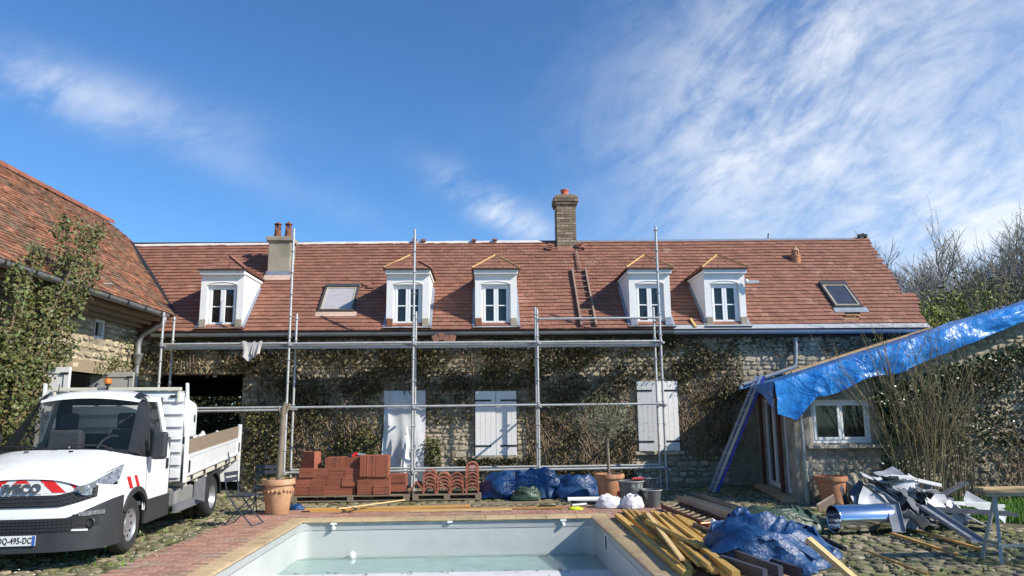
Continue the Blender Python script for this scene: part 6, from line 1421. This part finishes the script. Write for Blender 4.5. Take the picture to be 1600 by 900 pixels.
# ---- trestle with boards
tp_ = gnd(1566, 880); tx0 = tp_.x
t = thing('trestle', 'grey metal trestle carrying boards by the scrap heap', 'trestle', (tx0+.1, tp_.y+.15, 0)); H_ = .70
m_tr = mat('grey_trestle', (.34, .35, .34), .5, metal=.4, var=.2)
for x in (0, .75):
    for (dy, yy) in ((-.02, -.02), (.30, .22)): MB().beam((tx0+x+(.09 if x == 0 else -.09), tp_.y+.12, H_), (tx0+x-(.02 if x == 0 else -.02), tp_.y+dy, 0), .035, .035).build('leg', m_tr, t)
    MB().beam((tx0+x, tp_.y+.0, .2), (tx0+x, tp_.y+.28, .2), .02, .03).build('brace', m_tr, t)
MB().bb((tx0-.02, tp_.y+.09, H_), (tx0+.8, tp_.y+.15, H_+.04)).build('top_rail', m_tr, t); MB().beam((tx0, tp_.y+.02, .18), (tx0+.75, tp_.y+.02, .18), .02, .03).build('brace', m_tr, t)
for (dx, dy, dz, w_, mt, lb_) in ((-.10, .0, 0, .22, m_oldwood, 'weathered board lying across the trestle, underneath'), (-.05, .10, .027, .16, m_plank2, 'pale board on top of the weathered one on the trestle')):
    mb = MB(); mb.bb((tx0+dx, tp_.y+dy, H_+.042+dz), (tx0+1.4, tp_.y+dy+w_, H_+.066+dz)); tag(mb.build('board', mt, bevel=.003), lb_, 'board')
# ---- ladders
def ladder_thing(name, label, p0, p1, width, side, rails_mat, rung_mat, nr, rw=.025, rh=.07):
    p0 = Vector(p0); p1 = Vector(p1); side = Vector(side).normalized(); t = thing(name, label, 'ladder', p0)
    d = (p1-p0).normalized(); nrm = d.cross(side).normalized()
    for s in (-1, 1): MB().beam(p0+side*s*width/2, p1+side*s*width/2, rw, rh, nrm).build('rail', rails_mat, t)
    for k in range(nr): p = p0.lerp(p1, (k+.6)/nr); MB().tube([p-side*width/2, p+side*width/2], .014, 8).build('rung', rung_mat, t)
    return t
m_alu = mat('aluminium', (.55, .57, .60), .35, metal=.6, var=.1); m_bluerail = mat('blue_ladder_rail', (.05, .07, .40), .4, var=.1); m_brownrail = mat('old_ladder_wood', (.30, .20, .16), .8, var=.2)
ladder_thing('roof_ladder', 'brown ladder lying on the roof tiles below the brick chimney', roofP(2.56, .03, .09), roofP(2.60, 2.62, .09), .36, (1, 0, 0), m_brownrail, m_brownrail, 10, .045, .085)
tag(MB().tube([roofP(2.63, 2.55, .12), roofP(2.62, 3.55, .10)], .022, 8).build('pole', m_brownrail), 'thin pole hooking the roof ladder to the ridge', 'pole')
for k, (rm, off, lb_) in enumerate(((m_bluerail, 0, 'blue-railed aluminium ladder leaning on the annex eave'), (m_alu, .075, 'bare aluminium ladder section leaning on the blue-railed one'))):
    nrm = Vector((-.91, 0, .40)); o_ = nrm*off
    ladder_thing('leaning_ladder', lb_, Vector((4.93, 16.0, 0.035))+o_*0+Vector((-off*1.1, 0, 0)), Vector((5.93, 15.55, 2.42))+o_, .40, (.10, .99, 0), rm, m_alu, 8, .024, .05)
# scaffold-side batten on the eave and small tile scrap
tag(MB().beam(roofP(5.17, .0, .07), roofP(5.12, .34, .07), .06, .03).build('batten', mat('new_pine', (0.58, 0.36, 0.13), 0.7, var=.15)), 'short bright pine batten propped on the eave between two dormers', 'batten')
# ------------------------------------------------------------------ plants
m_vine = mat('vine_leaf', (0.055, 0.060, 0.020), .65, rnd=.55, var=.4, scale=2.5, col2=(0.10, 0.066, 0.028), blotch='rnd')
m_vineg = mat('vine_leaf_green', (0.05, 0.078, 0.02), .6, rnd=.55, var=.35, col2=(0.13, 0.115, 0.03), blotch='rnd')
m_ivy = mat('ivy_leaf', (0.022, 0.05, 0.014), .35, rnd=.5, var=.25, spec=.6)
m_stem = mat('vine_stem', (0.22, 0.155, 0.095), .9, var=.3, scale=10)
m_twig = mat('pale_twig', (0.19, 0.155, 0.085), .85, var=.3, rnd=.3)
def stems(mb, n, x0, x1, z0, z1, face, up=1.0, r0=.016, steps=14, seglen=.2):
    """woody runners that wander over a wall; face(x, z, o) gives the world point"""
    ends = []
    for k in range(n):
        x, z = rnd(x0, x1), z0+rnd(0, .3)*(z1-z0); a = math.pi/2+rnd(-.7, .7); pts = []
        for j in range(int(steps*rnd(.6, 1.2))):
            pts.append(face(x, z, .05+.03*mnoise.noise(Vector((x*2, z*2, k))))); a += rnd(-.55, .55); a = a*.9+math.pi/2*.1*up+a*0
            x += math.cos(a)*seglen; z += math.sin(a)*seglen
            if z > z1 or z < z0 or x < x0-.2 or x > x1+.2: break
        if len(pts) > 2: mb.tube(pts, [r0*(1-.75*i/len(pts)) for i in range(len(pts))], 4, False); ends += pts
    return ends
def clumpy(n, x0, x1, z0, z1, face, thick, seed, dens=lambda x, z: 1.0):
    out = []; tries = 0
    while len(out) < n and tries < n*12:
        tries += 1; x, z = rnd(x0, x1), rnd(z0, z1)
        if any(a < x < b_ and c_ < z < d_ for a, b_, c_, d_ in SHUT) and face is HF: continue
        d = dens(x, z)*(.12+1.7*max(0, mnoise.noise(Vector((x*1.3, z*1.5, seed)))+.25)+.5*mnoise.noise(Vector((x*4, z*4, seed))))
        if random.random() < d: out.append(face(x, z, .04+thick*random.random()**1.6*(0.6+.8*max(0, mnoise.noise(Vector((x*2.2, z*2.2, seed+4)))+.3))))
    return out
HF = lambda x, z, o: Vector((x, WY-.03-o, z))
SHUT = [(-.24, .84, .70, 2.28), (3.66, 4.72, .76, 2.48), (-2.42, -1.36, 0, 2.3)]
def vine(label, regions, stem_spec, material, seed, name='climbing_vine', face=HF, norm=(0, -1, 0), loc=None, size=(.045, .085)):
    x = sum(r_[0]+r_[1] for r_ in regions)/len(regions)/2; t = thing(name, label, 'climbing plant', loc or (x, WY-.1, 0))
    sm = MB(); pts = []
    for s in stem_spec: stems(sm, int(s[0]*2.6), *s[1:], face)
    for (a, b_, c_, d_, n, th) in regions: pts += clumpy(int(n*.62), a, b_, c_, d_, face, th, seed)
    if sm.v: sm.build('stems', m_stem, t, smooth=60, fix=False)['kind'] = 'stuff'
    leaf_cloud(pts, size, .8, int(seed*10), .2, tuple(.45*q for q in norm)).build('leaves', material, t, fix=False)
vine('brown-green creeper hanging above the carriage opening', [(-8.1, -5.3, 2.75, 3.55, 2300, .16), (-5.7, -4.6, 2.2, 3.55, 1100, .2)], [(10, -8, -4.8, 2.6, 3.5)], m_vine, 1.0)
vine('dense dark creeper covering the wall between the carriage opening and the sheeted door', [(-5.6, -2.45, .1, 2.4, 5200, .20), (-4.8, -2.4, 2.2, 3.55, 3000, .20)], [(34, -5.5, -2.5, .0, 3.3)], m_vine, 2.0)
vine('green ivy tufts in the creeper behind the tile stack', [(-5.5, -4.5, .3, 1.9, 900, .25), (-3.4, -2.45, .3, 1.8, 1100, .22), (-1.42, -1.0, .3, 1.15, 600, .2)], [(8, -5.4, -2.5, 0, 1.8)], m_vineg, 3.0)
vine('brown creeper band under the gutter above the closed shutters', [(-2.5, 1.4, 2.3, 3.55, 5600, .2), (-1.4, 1.1, 1.5, 2.4, 900, .1)], [(14, -2.4, 1.4, 1.8, 3.4)], m_vine, 4.0)
vine('straggling creeper low on the wall beneath the closed shutters', [(-.6, 1.3, .45, .68, 900, .12), (-1.3, 3.4, .05, .5, 900, .12)], [(10, -1.2, 3.4, .1, .9)], m_vine, 5.0)
vine('tangled woody creeper on the wall behind the olive tree', [(1.1, 3.7, 1.9, 3.55, 4200, .2), (1.2, 3.6, .2, 2.0, 2300, .16)], [(46, 1.2, 3.6, .0, 3.2)], m_vine, 6.0)
vine('reddish creeper hanging between the ajar shutters and the annex', [(4.6, 6.3, 1.9, 3.5, 2700, .2), (3.6, 4.7, 2.5, 3.55, 1300, .2), (4.75, 6.0, .9, 2.0, 700, .12)], [(30, 4.7, 6.2, .5, 3.3)], m_vine, 7.0)
vine('sparse creeper at the top of the pale stone wall above the annex', [(6.3, 10.9, 3.1, 3.55, 900, .1), (9.4, 10.9, 2.6, 3.5, 900, .14)], [(8, 7, 10.8, 2.9, 3.5)], m_vine, 8.0)
# barn rose
BF = lambda y, z, o: Vector((BX+.05+o, y, z))
t = thing('climbing_rose', 'tall leafy climbing rose growing up the barn wall to its roof', 'climbing plant', (BX+.4, 12.2, 0))
sm = MB(); pts = []
tips = [(130, 348), (92, 345), (160, 365), (60, 385), (20, 420), (110, 400), (145, 420), (40, 470), (10, 520), (75, 500), (120, 480), (5, 600), (50, 560), (85, 450), (30, 560), (100, 540)]
for k, (px, py) in enumerate(tips*2):
    q = onX(px+rnd(-12, 12), py+rnd(-10, 10), BX+.75 if k % 2 else BX+.95); st_ = Vector((BX+.35+rnd(-.1, .2), 11.6+rnd(-.5, .9), 0)); m1 = st_.lerp(q, .35)+Vector((rnd(0, .2), rnd(-.3, .3), rnd(.0, .5))); m2 = st_.lerp(q, .75)+Vector((rnd(-.1, .2), rnd(-.3, .3), rnd(.0, .4)))
    path = catmull([st_, m1, m2, q], 7); sm.tube(path, [.020*(1-.8*i/len(path)) for i in range(len(path))], 4, False)
    for j in range(330):
        u = rnd(.22, 1.0)**.8; i = min(int(u*(len(path)-1)), len(path)-2); p = Vector(path[i]).lerp(Vector(path[i+1]), rnd()); s = .07+.11*(1-u); pts.append(p+Vector((random.gauss(0, s*.8), random.gauss(0, s*1.25), random.gauss(0, s))))
sm.build('stems', m_stem, t, smooth=60, fix=False)['kind'] = 'stuff'
m_rose = mat('rose_leaf', (0.065, 0.10, 0.025), .5, rnd=.5, var=.3, col2=(0.13, 0.105, 0.035), blotch='rnd')
leaf_cloud([p for p in pts if p.x > BX+.06], (.05, .10), .62, 77, .35, (.6, -.4, 0)).build('leaves', m_rose, t, fix=False)
BFv = [p for p in clumpy(240, 15.8, 17.7, 2.6, 3.1, BF, .1, 3)] + clumpy(110, 16.6, 17.9, 2.7, 3.6, BF, .1, 5)
leaf_cloud(BFv, (.05, .09), .6, 5, .2, (1, 0, 0)).build('trailing_leaves', m_rose, t, fix=False)
# ivy on the annex corner and the garden wall
GF = lambda x, z, o: Vector((x, 14.0-o, min(z, 1.45+.293*(x-5.6)+rnd(-.2, .1)) if x > 7.9 else z))
t = thing('ivy', 'glossy dark ivy on the wall right of the annex window', 'ivy', (8.1, 14.0, 0)); sm = MB(); stems(sm, 14, 7.6, 9.0, 0, 2.4, GF); sm.build('stems', m_stem, t, smooth=60, fix=False)['kind'] = 'stuff'
leaf_cloud(clumpy(3000, 7.5, 8.7, .9, 2.35, GF, .22, 11)+clumpy(2300, 8.2, 11.0, 1.0, 3.2, GF, .16, 12)+clumpy(260, 7.5, 8.2, .3, 1.0, GF, .12, 12), (.05, .085), .85, 21, .3, (0, -1, 0)).build('leaves', m_ivy, t, fix=False)
t = thing('bramble', 'tangled brown bramble at the foot of the garden wall', 'bramble', (12, 13.5, 0)); sm = MB()
for k in range(170):
    x, y = rnd(9.2, 14.5), rnd(13.2, 13.95); p = Vector((x, y, 0)); a = rnd(0, 6.3); pts_ = [p]
    h = rnd(.6, 2.3)*(1 if x > 9.6 else .6)
    for j in range(6): a += rnd(-.7, .7); p = p+Vector((math.cos(a)*.16, math.sin(a)*.05, h/6*(1.3-.22*j))); p.y = min(p.y, 13.98); pts_.append(p)
    sm.tube(pts_, [.010*(1-.12*i) for i in range(7)], 3, False, random.random())
sm.build('canes', m_stem, t, smooth=60, fix=False)
leaf_cloud(clumpy(6500, 8.9, 14.8, .1, 3.4, lambda x, z, o: Vector((x, 13.9-o*2.2, min(z, 1.35+.293*(x-5.6)+rnd(-.3, .1)))), .3, 15), (.04, .08), .7, 31, .3).build('leaves', m_vine, t, fix=False)
# bare multi-stemmed shrub before the wall
def bare_shrub(name, label, base, n, hmin, hmax, spread, material, r0=.012, twigs=5, lean=0.0, leafmat=None):
    t = thing(name, label, 'shrub', base); sm = MB(); base = Vector(base); tips_ = []
    for k in range(n):
        a = rnd(0, 6.3); s = spread*rnd(.15, 1)**.7; top_ = base+Vector((math.cos(a)*s+lean*rnd(.3, 1), math.sin(a)*s*.35, rnd(hmin, hmax))); st_ = base+Vector((math.cos(a)*.40*rnd(), math.sin(a)*.2*rnd(), 0))
        mid = st_.lerp(top_, .5)+Vector((-math.cos(a)*s*.12, 0, .15)); path = [Vector(p) for p in catmull([st_, mid, top_], 5)]
        sm.tube(path, [r0*rnd(.6, 1.3)*(1-.85*i/len(path)) for i in range(len(path))], 4, False, random.random())
        for j in range(twigs):
            i = random.randrange(3, len(path)-1); p = path[i]; d = (path[i+1]-path[i-1]).normalized()+Vector((rnd(-.7, .7), rnd(-.4, .4), rnd(-.1, .5))); L = rnd(.25, .75); q = p+d*L*.6; q2 = q+(d+Vector((rnd(-.3, .3), 0, .4)))*L*.4
            sm.tube([p, q, q2], [.0055, .004, .002], 3, False, random.random()); tips_ += [q, q2]
        tips_.append(top_)
    sm.build('stems', material, t, smooth=60, fix=False)['kind'] = 'stuff'
    if leafmat: leaf_cloud([p+Vector((rnd(-.06, .06), rnd(-.06, .06), rnd(-.06, .06))) for p in tips_ for _ in range(2)], (.02, .045), .5, 9, .3).build('buds', leafmat, t, fix=False)['kind'] = 'stuff'
m_bud = mat('yellow_green_bud', (.20, .20, .05), .7, rnd=.4)
bs = gnd(1442, 790); bs = Vector((bs.x-.9+.6, 13.25, -.02)); bs.x = onY(1440, 770, 13.25).x
bare_shrub('bare_shrub', 'tall bare multi-stemmed shrub in front of the ivy wall', bs, 34, 1.5, 3.3, 1.45, m_twig, .012, 8, 0, m_bud)
b2_ = Vector((onY(1500, 770, 13.3).x, 13.4, -.02)); bare_shrub('bare_shrub', 'slimmer bare shrub right of the tall one, at the edge of the lawn', b2_, 22, 1.2, 2.7, .8, m_twig, .012, 6, .1, m_bud)
ts = onY(1560, 500, 16.0); bare_shrub('bare_shrub', 'tall straight shoots rising behind the tarpaulin roof', (ts.x-.1, 16.2, 2.2), 40, 1.4, 4.1, 1.7, m_twig, .015, 5, .3, m_bud)
leaf_cloud(clumpy(900, ts.x-.3, ts.x+2.5, 3.4, 4.6, lambda x, z, o: Vector((x, 16-o*4, z)), .2, 18), (.05, .1), .6, 19).build('undergrowth_leaves', m_vine, bpy.data.objects['bare_shrub.002'] if 'bare_shrub.002' in bpy.data.objects else None, local=False, fix=False)
# ---- trees beyond
def bare_tree(label, base, H, seed, material, spread=.55, depth=5, name='bare_tree', nsub=4, minr=.006, group=None):
    rg = random.Random(seed); t = thing(name, label, 'tree', base, 0, group); tk = MB(); tw = MB()
    def grow(p, d, L, r_, lev):
        n = 3; pts_ = [p]; q = p.copy(); dd = d.copy()
        for k in range(n): dd = (dd+Vector((rg.gauss(0, .13), rg.gauss(0, .13), .05))).normalized(); q = q+dd*L/n; pts_.append(q.copy())
        (tk if lev < 2 else tw).tube(pts_, [r_, r_*.88, r_*.76, r_*.62], 6 if lev < 2 else 3, False, rg.random())
        if lev >= depth: return
        for k in range(nsub if lev < depth-1 else nsub+1):
            u = rg.uniform(.35, 1.0); i = min(int(u*n), n-1); o = pts_[i].lerp(pts_[i+1], u*n-i); a = rg.uniform(0, 6.283); ax = Vector((math.cos(a), math.sin(a), rg.uniform(.0, .5)))
            grow(o, (dd*(1-spread*.6)+ax*spread).normalized(), L*rg.uniform(.52, .74), max(minr, r_*rg.uniform(.38, .55)), lev+1)
        grow(pts_[-1], dd, L*.7, max(minr, r_*.6), lev+1)
    grow(Vector(base), Vector((rg.gauss(0, .05), rg.gauss(0, .05), 1)), H*.30, H*.016, 0)
    tk.build('trunk', m_bark, t, smooth=60, fix=False); tw.build('crown', material, t, fix=False)
m_fartwig = mat('grey_far_twig', (0.30, 0.265, 0.235), .9, rnd=.35)
for k, (px, py, Y, sd) in enumerate(((1452, 408, 42, 1), (1505, 392, 46, 2), (1560, 385, 40, 3), (1600, 372, 44, 4), (1428, 425, 52, 5), (1645, 380, 40, 6))):
    top_ = onY(px, py, Y); bare_tree('leafless grey tree in the row beyond the roof', (top_.x, Y, 0), top_.z*(1.5 if k < 2 or k == 4 else 1.32), sd, m_fartwig, .60, 5, 'bare_tree', 4, .014, 'leafless trees beyond the roof')
m_willow = mat('spring_leaf', (0.34, 0.33, 0.06), .6, rnd=.4, var=.25, col2=(0.09, 0.13, 0.03), blotch='rnd')
def leafy_shrub(label, base, w_, h, n, material, seed, size=(.12, .24), group=None):
    t = thing('leafy_shrub', label, 'shrub', base, 0, group); rg = random.Random(seed); tk = MB(); pts_ = []
    for k in range(16):
        a = rg.uniform(0, 6.28); p = Vector(base); q = p+Vector((math.cos(a)*w_*.45*rg.random(), math.sin(a)*w_*.4*rg.random(), h*rg.uniform(.55, 1.0))); m_ = p.lerp(q, .5)+Vector((rg.gauss(0, .2), rg.gauss(0, .2), .3)); path = catmull([p, m_, q], 4)
        tk.tube(path, [.05*(1-.1*i) for i in range(len(path))], 5, False)
        for j in range(n//16): u = rg.uniform(.25, 1.08)**.6; s = w_*.14; c0 = p.lerp(q, min(u, 1)); pts_.append(c0+Vector((rg.gauss(0, s), rg.gauss(0, s), rg.gauss(0, s*.8))))
    tk.build('trunk', m_bark, t, smooth=60, fix=False); leaf_cloud(pts_, size, .5, seed, .1).build('crown', material, t, fix=False)
for k, (px, py, Y, w_, lb_, mt) in enumerate(((1455, 470, 25, 3.0, 'yellow-green shrub just beyond the roof verge', m_willow), (1500, 452, 27, 3.4, 'dark and light green shrub rising behind the tarpaulin', m_vineg), (1540, 462, 26, 3.2, 'bright yellow-green shrub behind the tall shoots', m_willow), (1420, 500, 30, 3.0, 'low spring-green shrub against the roof verge', m_willow), (1590, 455, 27, 3.4, 'olive-green shrub at the end of the hedge', m_vineg))):
    top_ = onY(px, py, Y); leafy_shrub(lb_, (top_.x, Y, 0), w_, top_.z, 9000, mt, 40+k, (.10, .2))
leafy_shrub('green bush seen through the carriage passage', (-8.6, 25.4, 0), 4.2, 3.4, 9000, m_vineg, 60, (.08, .16)); leafy_shrub('second green bush seen through the carriage passage', (-10.2, 26.4, 0), 4.4, 3.8, 9000, m_vineg, 61, (.08, .16))
# bare tree outside the picture whose shadow falls over the yard
bare_tree('leafless yard tree whose shadow falls across the cobbles', (12.6, 4.6, 0), 8.5, 12, m_bark, .55, 4, 'yard_tree', 4, .012)
